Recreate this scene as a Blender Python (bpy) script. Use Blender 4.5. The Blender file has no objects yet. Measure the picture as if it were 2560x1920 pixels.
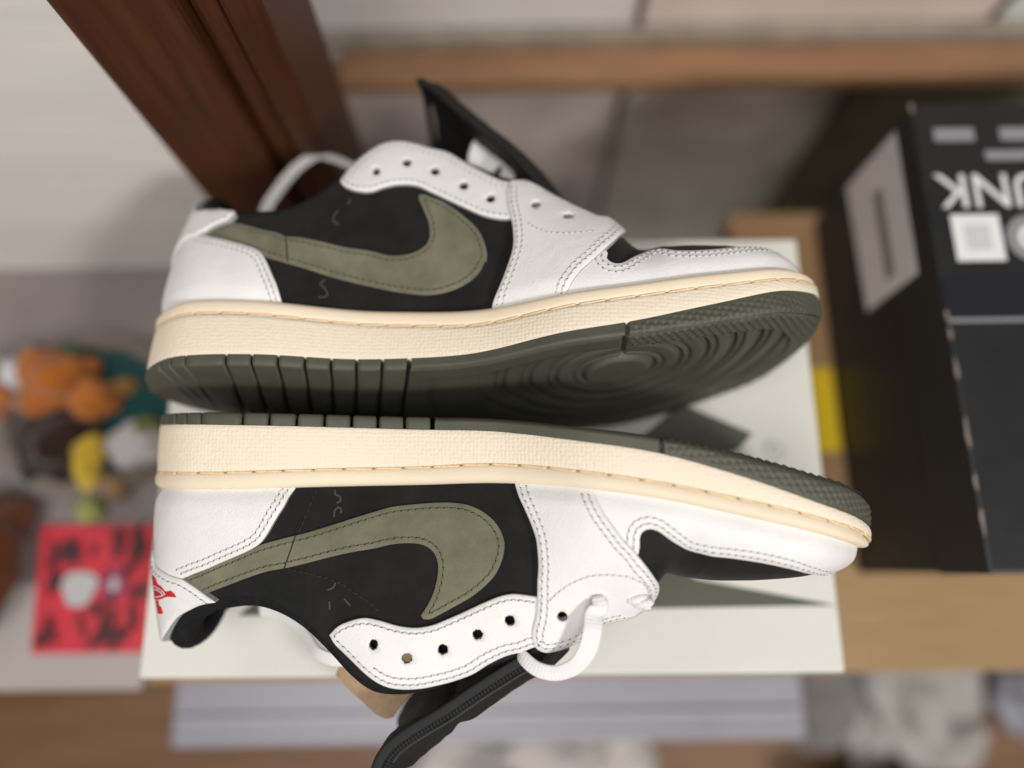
import bpy, bmesh, math, random
import numpy as np
from mathutils import Matrix, Vector
from mathutils.geometry import delaunay_2d_cdt
random.seed(7); rng = np.random.default_rng(7)
S = bpy.context.scene
C = S.collection
# ---------------------------------------------------------------- camera
cam_d = bpy.data.cameras.new('camera'); cam_o = bpy.data.objects.new('camera', cam_d); C.objects.link(cam_o)
cam_d.sensor_fit = 'HORIZONTAL'; cam_d.sensor_width = 36.0; cam_d.lens = 26.1
cam_d.clip_start = .01; cam_d.clip_end = 50
cam_o.matrix_world = Matrix.Translation((0, 0, .5)) @ Matrix.Rotation(math.radians(14.5294), 4, 'X') @ Matrix.Rotation(math.radians(-.8124), 4, 'Z')
cam_d.dof.use_dof = True; cam_d.dof.focus_distance = .291; cam_d.dof.aperture_fstop = 1.7; cam_d.dof.aperture_blades = 0
S.camera = cam_o
# ---------------------------------------------------------------- light of the room, with added fill
wd = bpy.data.worlds.new('World'); S.world = wd; wd.use_nodes = True
wd.node_tree.nodes['Background'].inputs[0].default_value = (.95, .93, .92, 1); wd.node_tree.nodes['Background'].inputs[1].default_value = .17
def area(name, loc, aim, size, power, col, spread=180):
    l = bpy.data.lights.new(name, 'AREA'); l.shape = 'RECTANGLE'; l.size, l.size_y = size; l.energy = power; l.color = col; l.spread = math.radians(spread)
    o = bpy.data.objects.new(name, l); C.objects.link(o); o.location = loc
    o.rotation_euler = (Vector(aim) - Vector(loc)).to_track_quat('-Z', 'Y').to_euler(); return o
area('ceiling_lamp', (1.0, -1.0, 1.55), (0, .08, .2), (.26, .26), 20, (1, .975, .945))
area('fill_overhead', (-.35, -.38, 2.2), (0, .15, .0), (.9, .9), 19, (1, .965, .935))  # unseen overhead fill, added to lift the far shoe and the panes
area('fill_front', (-.2, -1.5, 1.9), (0, .35, .0), (.8, .6), 8, (1, .97, .94))  # unseen frontal fill, added to brighten the panes at the back
S.view_settings.view_transform = 'Standard'; S.view_settings.look = 'None'; S.view_settings.exposure = .13; S.view_settings.gamma = 1
S.view_settings.use_curve_mapping = False
S.render.engine = 'CYCLES'; S.cycles.use_denoising = True
# ---------------------------------------------------------------- materials
def mat(name, col, rough=.6, spec=.5, noise=0., nscale=40., bump=0., bscale=300., bdist=.0004, sheen=0., uv=False, col2=None, detail=6., weave=None, trans=0., coat=0., extra=None, stretch=None):
    m = bpy.data.materials.new(name); m.use_nodes = True; N = m.node_tree.nodes; K = m.node_tree.links; p = N['Principled BSDF']
    p.inputs['Roughness'].default_value = rough; p.inputs['Specular IOR Level'].default_value = spec
    if sheen: p.inputs['Sheen Weight'].default_value = sheen; p.inputs['Sheen Roughness'].default_value = .5
    if coat: p.inputs['Coat Weight'].default_value = coat; p.inputs['Coat Roughness'].default_value = .25
    if trans: p.inputs['Transmission Weight'].default_value = trans
    tc = N.new('ShaderNodeTexCoord'); src = tc.outputs['UV' if uv else 'Object']
    if stretch:
        mp = N.new('ShaderNodeMapping'); mp.inputs['Scale'].default_value = stretch; K.new(src, mp.inputs[0]); src = mp.outputs[0]
    c1 = tuple(col) + (1,); 
    if noise or col2:
        nz = N.new('ShaderNodeTexNoise'); nz.inputs['Scale'].default_value = nscale; nz.inputs['Detail'].default_value = detail; nz.inputs['Roughness'].default_value = .6; K.new(src, nz.inputs['Vector'])
        rp = N.new('ShaderNodeValToRGB'); K.new(nz.outputs['Fac'], rp.inputs[0])
        lo = tuple(c*(1-noise) for c in col) + (1,); hi = (tuple(col2) + (1,)) if col2 else tuple(min(1, c*(1+noise)) for c in col) + (1,)
        rp.color_ramp.elements[0].color = lo; rp.color_ramp.elements[0].position = .3; rp.color_ramp.elements[1].color = hi; rp.color_ramp.elements[1].position = .7
        K.new(rp.outputs[0], p.inputs['Base Color'])
        mr = N.new('ShaderNodeMapRange'); mr.inputs[3].default_value = max(0, rough-.08); mr.inputs[4].default_value = min(1, rough+.08); K.new(nz.outputs['Fac'], mr.inputs[0]); K.new(mr.outputs[0], p.inputs['Roughness'])
    else: p.inputs['Base Color'].default_value = c1
    last = None
    if bump:
        bn = N.new('ShaderNodeTexNoise'); bn.inputs['Scale'].default_value = bscale; bn.inputs['Detail'].default_value = 4; K.new(src, bn.inputs['Vector'])
        b = N.new('ShaderNodeBump'); b.inputs['Strength'].default_value = bump; b.inputs['Distance'].default_value = bdist; K.new(bn.outputs['Fac'], b.inputs['Height']); last = b
    if weave:                                          # (kind, scale, strength, distance)
        kind, sc, st, ds = weave
        if kind == 'cells':
            v = N.new('ShaderNodeTexVoronoi'); v.inputs['Scale'].default_value = sc; v.inputs['Randomness'].default_value = .38; K.new(src, v.inputs['Vector']); h = v.outputs['Distance']; inv = True
        elif kind == 'cross':
            w1 = N.new('ShaderNodeTexWave'); w1.bands_direction = 'X'; w1.inputs['Scale'].default_value = sc; w1.inputs['Distortion'].default_value = .25; K.new(src, w1.inputs['Vector'])
            w2 = N.new('ShaderNodeTexWave'); w2.bands_direction = 'Y'; w2.inputs['Scale'].default_value = sc; w2.inputs['Distortion'].default_value = .25; K.new(src, w2.inputs['Vector'])
            mx = N.new('ShaderNodeMath'); mx.operation = 'MULTIPLY'; K.new(w1.outputs['Fac'], mx.inputs[0]); K.new(w2.outputs['Fac'], mx.inputs[1]); h = mx.outputs[0]; inv = False
        else:
            w1 = N.new('ShaderNodeTexWave'); w1.bands_direction = kind; w1.inputs['Scale'].default_value = sc; w1.inputs['Distortion'].default_value = 1.0; w1.inputs['Detail'].default_value = 2; K.new(src, w1.inputs['Vector']); h = w1.outputs['Fac']; inv = False
        b2 = N.new('ShaderNodeBump'); b2.inputs['Strength'].default_value = st; b2.inputs['Distance'].default_value = ds; b2.invert = inv; K.new(h, b2.inputs['Height'])
        if last: K.new(last.outputs[0], b2.inputs['Normal'])
        last = b2
    if last: K.new(last.outputs[0], p.inputs['Normal'])
    if extra: extra(N, K, p, src)
    return m
def specks(N, K, p, src):                              # lint and dust on dark nubuck
    v = N.new('ShaderNodeTexVoronoi'); v.inputs['Scale'].default_value = 160; K.new(src, v.inputs['Vector'])
    r = N.new('ShaderNodeValToRGB'); r.color_ramp.elements[0].position = 0; r.color_ramp.elements[0].color = (1,1,1,1); r.color_ramp.elements[1].position = .045; r.color_ramp.elements[1].color = (0,0,0,1); K.new(v.outputs['Distance'], r.inputs[0])
    g = N.new('ShaderNodeTexNoise'); g.inputs['Scale'].default_value = 23; K.new(src, g.inputs['Vector'])
    q = N.new('ShaderNodeMath'); q.operation = 'GREATER_THAN'; q.inputs[1].default_value = .62; K.new(g.outputs['Fac'], q.inputs[0])
    f = N.new('ShaderNodeMath'); f.operation = 'MULTIPLY'; K.new(r.outputs[0], f.inputs[0]); K.new(q.outputs[0], f.inputs[1])
    old = p.inputs['Base Color'].links[0].from_socket
    mx = N.new('ShaderNodeMix'); mx.data_type = 'RGBA'; mx.inputs[7].default_value = (.16,.16,.165,1); K.new(f.outputs[0], mx.inputs[0]); K.new(old, mx.inputs[6]); K.new(mx.outputs[2], p.inputs['Base Color'])
def leather(N, K, p, src):                             # pores, faint creases and a little handling dirt
    prev = p.inputs['Normal'].links[0].from_socket
    v = N.new('ShaderNodeTexVoronoi'); v.inputs['Scale'].default_value = 1500; K.new(src, v.inputs['Vector'])
    b = N.new('ShaderNodeBump'); b.inputs['Strength'].default_value = .22; b.inputs['Distance'].default_value = .0003; K.new(v.outputs['Distance'], b.inputs['Height']); K.new(prev, b.inputs['Normal'])
    n = N.new('ShaderNodeTexNoise'); n.inputs['Scale'].default_value = 75; n.inputs['Detail'].default_value = 3; n.inputs['Distortion'].default_value = 1.2; K.new(src, n.inputs['Vector'])
    b2 = N.new('ShaderNodeBump'); b2.inputs['Strength'].default_value = .17; b2.inputs['Distance'].default_value = .002; K.new(n.outputs['Fac'], b2.inputs['Height']); K.new(b.outputs[0], b2.inputs['Normal']); K.new(b2.outputs[0], p.inputs['Normal'])
M = {}
M['white'] = mat('white_leather', (.77,.757,.737), .45, .45, .03, 60, .45, 1100, .0003, extra=leather)
M['edge'] = mat('raw_leather_edge', (.40,.40,.405), .85, .2, .25, 900, .6, 2500, .0003)
M['black'] = mat('black_nubuck', (.0092,.0090,.0092), .82, .25, .6, 55, .7, 2600, .00025, sheen=.04, extra=specks)
M['olive'] = mat('olive_suede', (.166,.160,.107), .9, .2, .22, 75, .9, 3000, .0003, sheen=.25, detail=12)
M['cream'] = mat('cream_rubber', (.81,.69,.515), .55, .4, .03, 30, .15, 900, .0002)
M['foxing'] = mat('textured_cream_rubber', (.83,.725,.575), .6, .35, .02, 3, uv=True, weave=('cells', 6.2, .55, .0005))
M['rubber'] = mat('olive_rubber', (.076,.077,.054), .52, .4, .10, 60, .5, 1500, .00035)
M['thread'] = mat('white_thread', (.66,.64,.62), .7, .3)
M['hole'] = mat('needle_hole', (.17,.165,.165), .9, .1)
M['othread'] = mat('olive_thread', (.125,.115,.066), .6, .4)
M['ohole'] = mat('olive_needle_hole', (.02,.018,.012), .9, .1)
M['bthread'] = mat('black_thread', (.012,.012,.012), .55, .4)
M['amber'] = mat('amber_welt_thread', (.74,.55,.33), .45, .5, .15, 700)
M['groove'] = mat('amber_groove', (.46,.32,.18), .8, .2)
M['mark'] = mat('grey_embossed_mark', (.060,.060,.062), .8, .3)
M['lining'] = mat('black_mesh_lining', (.010,.010,.011), .9, .2, .4, 300, .8, 1500, .0006)
M['nylon'] = mat('black_nylon', (.0115,.0115,.0125), .6, .35, .2, 200, uv=True, weave=('cross', 2.2, .9, .0006))
M['binding'] = mat('ribbed_black_binding', (.013,.013,.014), .65, .3, uv=True, weave=('X', 1.0, .12, .0004))
M['lace'] = mat('white_lace', (.80,.79,.77), .8, .2, .04, 300, uv=True, weave=('cross', 2.4, .45, .0004))
M['red'] = mat('red_embroidery', (.55,.018,.028), .6, .3, .12, 600, .6, 1800, .0003)
M['kraft'] = mat('brown_kraft_card', (.40,.275,.175), .9, .15, .14, 260, .4, 1500, .0003, detail=10)
M['insole'] = mat('grey_insole', (.05,.05,.05), .9)
# ---------------------------------------------------------------- helpers
def tag(o, label=None, cat=None, group=None, kind=None):
    if label: o['label'] = label
    if cat: o['category'] = cat
    if group: o['group'] = group
    if kind: o['kind'] = kind
    return o
def empty(name, loc=(0,0,0)):
    o = bpy.data.objects.new(name, None); o.empty_display_size = .02; C.objects.link(o); o.location = loc; return o
def mesh_obj(name, V, F, mats, parent=None, smooth=True, midx=None, uvs=None):
    me = bpy.data.meshes.new(name); me.from_pydata([tuple(map(float, v)) for v in V], [], [tuple(map(int, f)) for f in F])
    for m in (mats if isinstance(mats, (list, tuple)) else [mats]): me.materials.append(m)
    if midx is not None: me.polygons.foreach_set('material_index', np.asarray(midx, dtype=np.int32))
    if smooth: me.polygons.foreach_set('use_smooth', np.ones(len(me.polygons), dtype=bool))
    if uvs is not None:
        u = me.uv_layers.new(name='UVMap'); li = np.empty(len(me.loops), dtype=np.int32); me.loops.foreach_get('vertex_index', li)
        u.data.foreach_set('uv', np.asarray(uvs, float)[li].ravel())
    me.validate(); me.update()
    o = bpy.data.objects.new(name, me); C.objects.link(o)
    if parent: o.parent = parent
    return o
def box(name, lo, hi, m, parent=None, bevel=.0, segs=2):
    bm = bmesh.new(); bmesh.ops.create_cube(bm, size=1)
    lo = Vector(lo); hi = Vector(hi)
    for v in bm.verts: v.co = Vector(((lo[i]+hi[i])/2 + v.co[i]*(hi[i]-lo[i]) for i in range(3)))
    if bevel: bmesh.ops.bevel(bm, geom=list(bm.edges), offset=bevel, segments=segs, affect='EDGES', profile=.5)
    me = bpy.data.meshes.new(name); bm.to_mesh(me); bm.free(); me.materials.append(m)
    o = bpy.data.objects.new(name, me); C.objects.link(o)
    if parent: o.parent = parent
    return o
def grid_faces(n, m, closed=False):
    i, j = np.meshgrid(np.arange(n if closed else n-1), np.arange(m-1), indexing='ij'); i = i.ravel(); j = j.ravel(); i2 = (i+1) % n
    return np.stack([i*m+j, i2*m+j, i2*m+j+1, i*m+j+1], 1)
def spline(P, step, closed=False, corner=50.):
    """smooth curve through P, keeping sharp corners sharp, sampled about every step"""
    P = np.array(P, float)
    keep = [0]
    for i in range(1, len(P)):
        if np.linalg.norm(P[i]-P[keep[-1]]) > 1e-3: keep.append(i)
    P = P[keep]; n = len(P); out = []
    def tang(i):
        if not closed and (i == 0 or i == n-1): return None
        a = P[i]-P[i-1]; b = P[(i+1) % n]-P[i]; c = np.dot(a, b)/(np.linalg.norm(a)*np.linalg.norm(b)+1e-9)
        if math.degrees(math.acos(max(-1, min(1, c)))) > corner: return None
        la, lb = np.linalg.norm(a), np.linalg.norm(b); return (a/la*lb + b/lb*la)/(la+lb)
    for i in range(n if closed else n-1):
        p, q = P[i], P[(i+1) % n]; L_ = np.linalg.norm(q-p); d = (q-p)/L_
        t0 = tang(i); t1 = tang((i+1) % n); t0 = d if t0 is None else t0; t1 = d if t1 is None else t1
        k = max(1, int(round(L_/step))); t = (np.arange(k)/k)[:, None]
        out.append((2*t**3-3*t**2+1)*p + (t**3-2*t**2+t)*t0*L_ + (-2*t**3+3*t**2)*q + (t**3-t**2)*t1*L_)
    if not closed: out.append(P[-1:])
    return np.concatenate(out)
def inside(pts, poly):
    x, y = pts[:, 0], pts[:, 1]; c = np.zeros(len(pts), bool); j = len(poly)-1
    for i in range(len(poly)):
        xi, yi = poly[i]; xj, yj = poly[j]
        if yi != yj:
            c ^= ((yi > y) != (yj > y)) & (x < (xj-xi)*(y-yi)/(yj-yi)+xi)
        j = i
    return c
def poly_dist(pts, poly):
    a = poly; b = np.roll(poly, -1, 0); d = b-a; L2 = (d**2).sum(1)+1e-12; out = np.empty(len(pts))
    for s in range(0, len(pts), 4000):
        p = pts[s:s+4000]; t = np.clip(((p[:, None]-a)*d).sum(2)/L2, 0, 1); q = a+t[..., None]*d-p[:, None]; out[s:s+4000] = np.sqrt((q**2).sum(2).min(1))
    return out
def area2(P): return .5*np.sum(P[:, 0]*np.roll(P[:, 1], -1)-np.roll(P[:, 0], -1)*P[:, 1])
def inset_poly(P, d):
    if area2(P) < 0: P = P[::-1]
    t = np.roll(P, -1, 0)-np.roll(P, 1, 0); n = np.stack([-t[:, 1], t[:, 0]], 1); n /= np.linalg.norm(n, axis=1)[:, None]+1e-9
    Q = P+n*d; return Q
# ---------------------------------------------------------------- shoe form
# local frame in millimetres: x heel -> toe, y up from the tread, z towards the inner (medial) side
OUTLINE = [(2.2,0),(4.3,11.5),(11,20.6),(26,31.1),(60,35.3),(105,31.5),(150,38),(190,52),(222,53.8),(250,51.7),(277,45.6),(295.6,29.5),(304.6,5.7),
           (304.6,-10.1),(298.5,-23.4),(283,-38.4),(256,-51.4),(222,-59.7),(185,-57.5),(145,-51.7),(105,-45),(60,-37.9),(26,-30.8),(11,-21.1),(4.3,-10.2)]
KX = np.array([0,40,80,120,150,180,210,240,270,290,306.])
Y_TOP_OUTSOLE = np.array([1.6,2.0,2.35,2.94,3.55,6.93,11.27,19.19,29.0,35.7,43.5])
Y_GROOVE = np.array([21.61,20.88,19.14,17.76,16.13,17.94,21.75,27.39,34.26,40.04,47.5])
Y_LIP = np.array([28.5,27.9,26.44,25.1,23.83,24.7,28.09,33.9,40.39,45.5,50.0])
TREAD = np.array([4.4,4.9,4.9,4.9,4.9,5.2,5.8,7.6,9.6,10.5,9.5])
Y_BOT = Y_TOP_OUTSOLE - TREAD
def hermite(x, K, Y):
    x = np.asarray(x, float); m = np.gradient(Y, K)
    i = np.clip(np.searchsorted(K, x) - 1, 0, len(K) - 2); h = K[i+1] - K[i]; t = np.clip((x - K[i]) / h, 0, 1)
    return (2*t**3-3*t**2+1)*Y[i] + (t**3-2*t**2+t)*h*m[i] + (-2*t**3+3*t**2)*Y[i+1] + (t**3-t**2)*h*m[i+1]
def closed_curve(P, n):
    P = np.array(P, float); N = len(P); out = []
    t = np.linspace(0, 1, 40, endpoint=False)[:, None]
    for i in range(N):
        p0, p1, p2, p3 = P[i-1], P[i], P[(i+1) % N], P[(i+2) % N]
        d1 = np.linalg.norm(p1-p0)**.5; d2 = np.linalg.norm(p2-p1)**.5; d3 = np.linalg.norm(p3-p2)**.5
        m1 = ((p2-p1)/d2 - (p2-p0)/(d1+d2) + (p1-p0)/d1)*d2; m2 = ((p3-p2)/d3 - (p3-p1)/(d2+d3) + (p2-p1)/d2)*d2
        out.append((2*t**3-3*t**2+1)*p1 + (t**3-2*t**2+t)*m1 + (-2*t**3+3*t**2)*p2 + (t**3-t**2)*m2)
    Q = np.concatenate(out); Q = np.vstack([Q, Q[:1]])
    s = np.r_[0, np.cumsum(np.linalg.norm(np.diff(Q, axis=0), axis=1))]
    u = np.linspace(0, s[-1], n, endpoint=False)
    return np.stack([np.interp(u, s, Q[:, k]) for k in range(Q.shape[1])], 1)
NOUT = 720
PLAN = closed_curve(OUTLINE, NOUT)                 # starts at the heel, runs along the medial side
for _ in range(6): PLAN = .5*PLAN + .25*(np.roll(PLAN, 1, 0) + np.roll(PLAN, -1, 0))
_t = np.roll(PLAN, -1, 0) - np.roll(PLAN, 1, 0)
PLAN_N = np.stack([-_t[:, 1], _t[:, 0]], 1); PLAN_N /= np.linalg.norm(PLAN_N, axis=1)[:, None]   # outward
if (PLAN_N[180] * (PLAN[180] - PLAN.mean(0))).sum() < 0: PLAN_N = -PLAN_N
def ring(inset, yarr):
    Q = PLAN - PLAN_N*inset
    return np.stack([Q[:, 0], np.broadcast_to(yarr, (NOUT,)), Q[:, 1]], 1)
def yat(tab, x=None): return hermite(PLAN[:, 0] if x is None else x, KX, tab)
LIPIN = 3.2
_lip = ring(LIPIN, yat(Y_LIP)) - np.stack([PLAN_N[:, 0], 0*PLAN_N[:, 0], PLAN_N[:, 1]], 1)*(2.4*np.clip((PLAN[:, 0]-272)/26, 0, 1))[:, None]
_seg = np.linalg.norm(np.diff(np.vstack([_lip, _lip[:1]])[:, [0, 2]], axis=0), axis=1)
_ac = np.r_[0, np.cumsum(_seg)]; PERIM = _ac[-1]
_itoe = int(np.argmax(_lip[:, 0])); A_TOE = _ac[_itoe]
# top edge, medial: key = lip x (first rows: distance along the lip from the heel, as negative numbers)
TOPK = [(-0.01,11.8,94,0),(-9.5,12.6,92.6,8.5),(-19,15.6,88.6,15),(-28.5,21.4,81.5,20),(26.01,29.5,75.2,23.7),(40,42,71.3,27),(52,54,70.3,29),(63,65,73.3,30.5),(74,76,79.6,32),
 (84,86,88,33.5),(95,96.5,98.0,34.5),(104,104,102.8,35),(113,112,104.2,35),(125,124,103,35),(138,137,98.8,34.5),(150,149.5,93.8,34.5),(160,160,90,34),(171,171,88.2,33),
 (183,182.5,84,31),(194,193,79.6,29),(207,205,75,27.5),(215,211.5,68.3,24),(221,216,63,14.5),(226,219,62.3,6),(231,222,62.3,1),(245,233,62.8,0),(260,243,62.2,0),(275,252,61.6,0),
 (288,259,61,0),(297,264,60.5,0),(1e9,268,60,0)]
# profile controls, key = lip x : k1 up, o1 out, f2 towards lip, d2 down, o2 out
PROF = np.array([(0,16,3.0,0,20,3.2),(26,15,3.6,0,16,3.5),(60,13,3.5,0,14,4),(100,18,4,0,20,7),(130,20,4,.1,20,7),(160,22,3,.2,14,7),(190,22,2,.3,9,6),(204,21,2,.36,7,4.5),(213,16,1.3,.42,6,1.5),(221,16,1.3,.50,2,1),(232,19.5,1.5,.63,-2,1),(260,17.5,1.2,.66,-2.4,0),(280,13,.6,.62,-1.8,0),(292,9,-1.0,.56,-1.4,0),(306,7,-2.4,.5,-.8,0)], float)
# small differences between the two shoes of the pair: height change of the open throat edge (key = x of the edge)
THROAT = {'near': ((0,0,0),(26,.5,0),(40,.6,0),(60,-.2,0),(80,-1.2,-2),(110,-.5,-5),(160,-.6,-5),(195,-1.2,-6),(207,-1.2,-9),(217,-1.5,-8),(226,0,-4),(240,0,0)),
          'far': ((0,1,0),(30,2,0),(50,3,0),(70,1.5,0),(90,2.5,-1),(110,4.5,-1),(130,4,-1),(150,2,-1),(180,1,-1),(205,0,0),(230,0,0))}
HEEL_LEAN = {'near': 0.0, 'far': 1.5}
WHICH = 'near'
def _top_tables():
    tabs = []; TH = np.array(THROAT[WHICH], float)
    for side in (1, -1):
        if side > 0: xs = _lip[:_itoe+1, 0]; aa = _ac[:_itoe+1]
        else: xs = np.r_[_lip[0, 0], _lip[_itoe:, 0][::-1]]; aa = np.r_[0, (PERIM - _ac[_itoe:NOUT])[::-1]]
        keys = []; pts = []
        j0 = int(np.argmax(aa > 20)); 
        for k, x, y, z in TOPK:
            if k < 0: a = -k if k < -1 else 0.0
            elif k > 1e8: a = aa[-1]
            else: a = np.interp(k, xs[j0:], aa[j0:])
            x = x + HEEL_LEAN[WHICH]*max(0, 1-x/34); keys.append(a); pts.append((x, y + np.interp(x, TH[:, 0], TH[:, 1 if side > 0 else 2]), z*(1. if side > 0 else -1+.2*math.exp(-((x-135)/55)**4))))
        tabs.append((np.array(keys), np.array(pts, float), xs, aa))
    return tabs
TOPS = _top_tables()
def wrap_a(a):
    """signed distance along the lip from the heel: medial positive, lateral negative -> fractional plan index"""
    a = np.asarray(a, float); return np.interp(np.mod(a, PERIM), _ac, np.arange(NOUT+1))
def lip_point(a):
    i = wrap_a(a); i0 = np.floor(i).astype(int) % NOUT; f = (i - np.floor(i))[..., None]; i1 = (i0+1) % NOUT
    return _lip[i0]*(1-f) + _lip[i1]*f, PLAN_N[i0]*(1-f) + PLAN_N[i1]*f
def top_point(a):
    a = np.asarray(a, float); am = np.mod(a, PERIM); med = am <= A_TOE
    out = np.empty(a.shape + (3,))
    for side, (K, P, xs, aa) in zip((True, False), TOPS):
        q = np.where(side == True, am, PERIM - am)
        v = np.stack([hermite(q, K, P[:, c]) for c in range(3)], -1)
        m = med if side else ~med
        out[m] = v[m]
    return out
def surf(a, s):
    a = np.asarray(a, float); s = np.asarray(s, float)[..., None]
    P0, n = lip_point(a); P3 = top_point(a); x = P0[..., 0]
    k1, o1, f2, d2, o2 = [np.interp(x, PROF[:, 0], PROF[:, c])[..., None] for c in range(1, 6)]
    N3 = np.stack([n[..., 0], 0*n[..., 0], n[..., 1]], -1); UP = np.array([0, 1., 0])
    H = (P0 - P3)*np.array([1., 0, 1.])
    P1 = P0 + UP*k1 + N3*o1; P2 = P3 + H*f2 - UP*d2 + N3*o2
    return (1-s)**3*P0 + 3*(1-s)**2*s*P1 + 3*(1-s)*s**2*P2 + s**3*P3
def profile_len(a):
    s = np.linspace(0, 1, 25); a = np.asarray(a, float)
    P = surf(np.repeat(a[..., None], 25, -1), np.broadcast_to(s, a.shape+(25,)))
    L = np.linalg.norm(np.diff(P, axis=-2), axis=-1); return np.concatenate([np.zeros(a.shape+(1,)), np.cumsum(L, -1)], -1), s
def use_shoe(which):
    global WHICH, TOPS, _lg
    WHICH = which; TOPS = _top_tables(); _lg = profile_len(np.linspace(0, PERIM, 1201))[0]
use_shoe('near')
def surf_ab(a, b, off=0.0):
    """point at distance a along the lip and b millimetres up the wall, raised by off along the normal"""
    a = np.atleast_1d(np.asarray(a, float)); b = np.atleast_1d(np.asarray(b, float))
    def pt(a, b):
        f = np.mod(a, PERIM)/PERIM*1200; i = np.clip(f.astype(int), 0, 1199); w = f - i
        Lr = _lg[i]*(1-w)[:, None] + _lg[i+1]*w[:, None]
        tot = Lr[:, -1]; bb = np.clip(b, 0, None)
        j = np.clip((Lr < bb[:, None]).sum(1) - 1, 0, 23); r = np.arange(len(a))
        s = (j + (bb - Lr[r, j])/np.maximum(Lr[r, j+1]-Lr[r, j], 1e-6))/24.
        return surf(a, np.clip(s, 0, 1.0)) + np.where(b < 0, b, 0)[:, None]*np.array([0, 1., 0])
    P = pt(a, b)
    if np.ndim(off) == 0 and off == 0: return P
    f = np.mod(a, PERIM)/PERIM*1200; i = np.clip(f.astype(int), 0, 1199); tot = _lg[i, -1]
    e = .6; bl = np.clip(b, e, tot - e)
    dA = pt(a+e, bl) - pt(a-e, bl); dB = pt(a, bl+e) - pt(a, bl-e)
    N = np.cross(dA, dB); N /= np.linalg.norm(N, axis=1)[:, None] + 1e-9
    return P + N*np.reshape(off, (-1, 1) if np.ndim(off) else ())
def wall_len(a):
    f = np.mod(np.asarray(a, float), PERIM)/PERIM*1200; return np.interp(f, np.arange(1201), _lg[:, -1])

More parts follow.
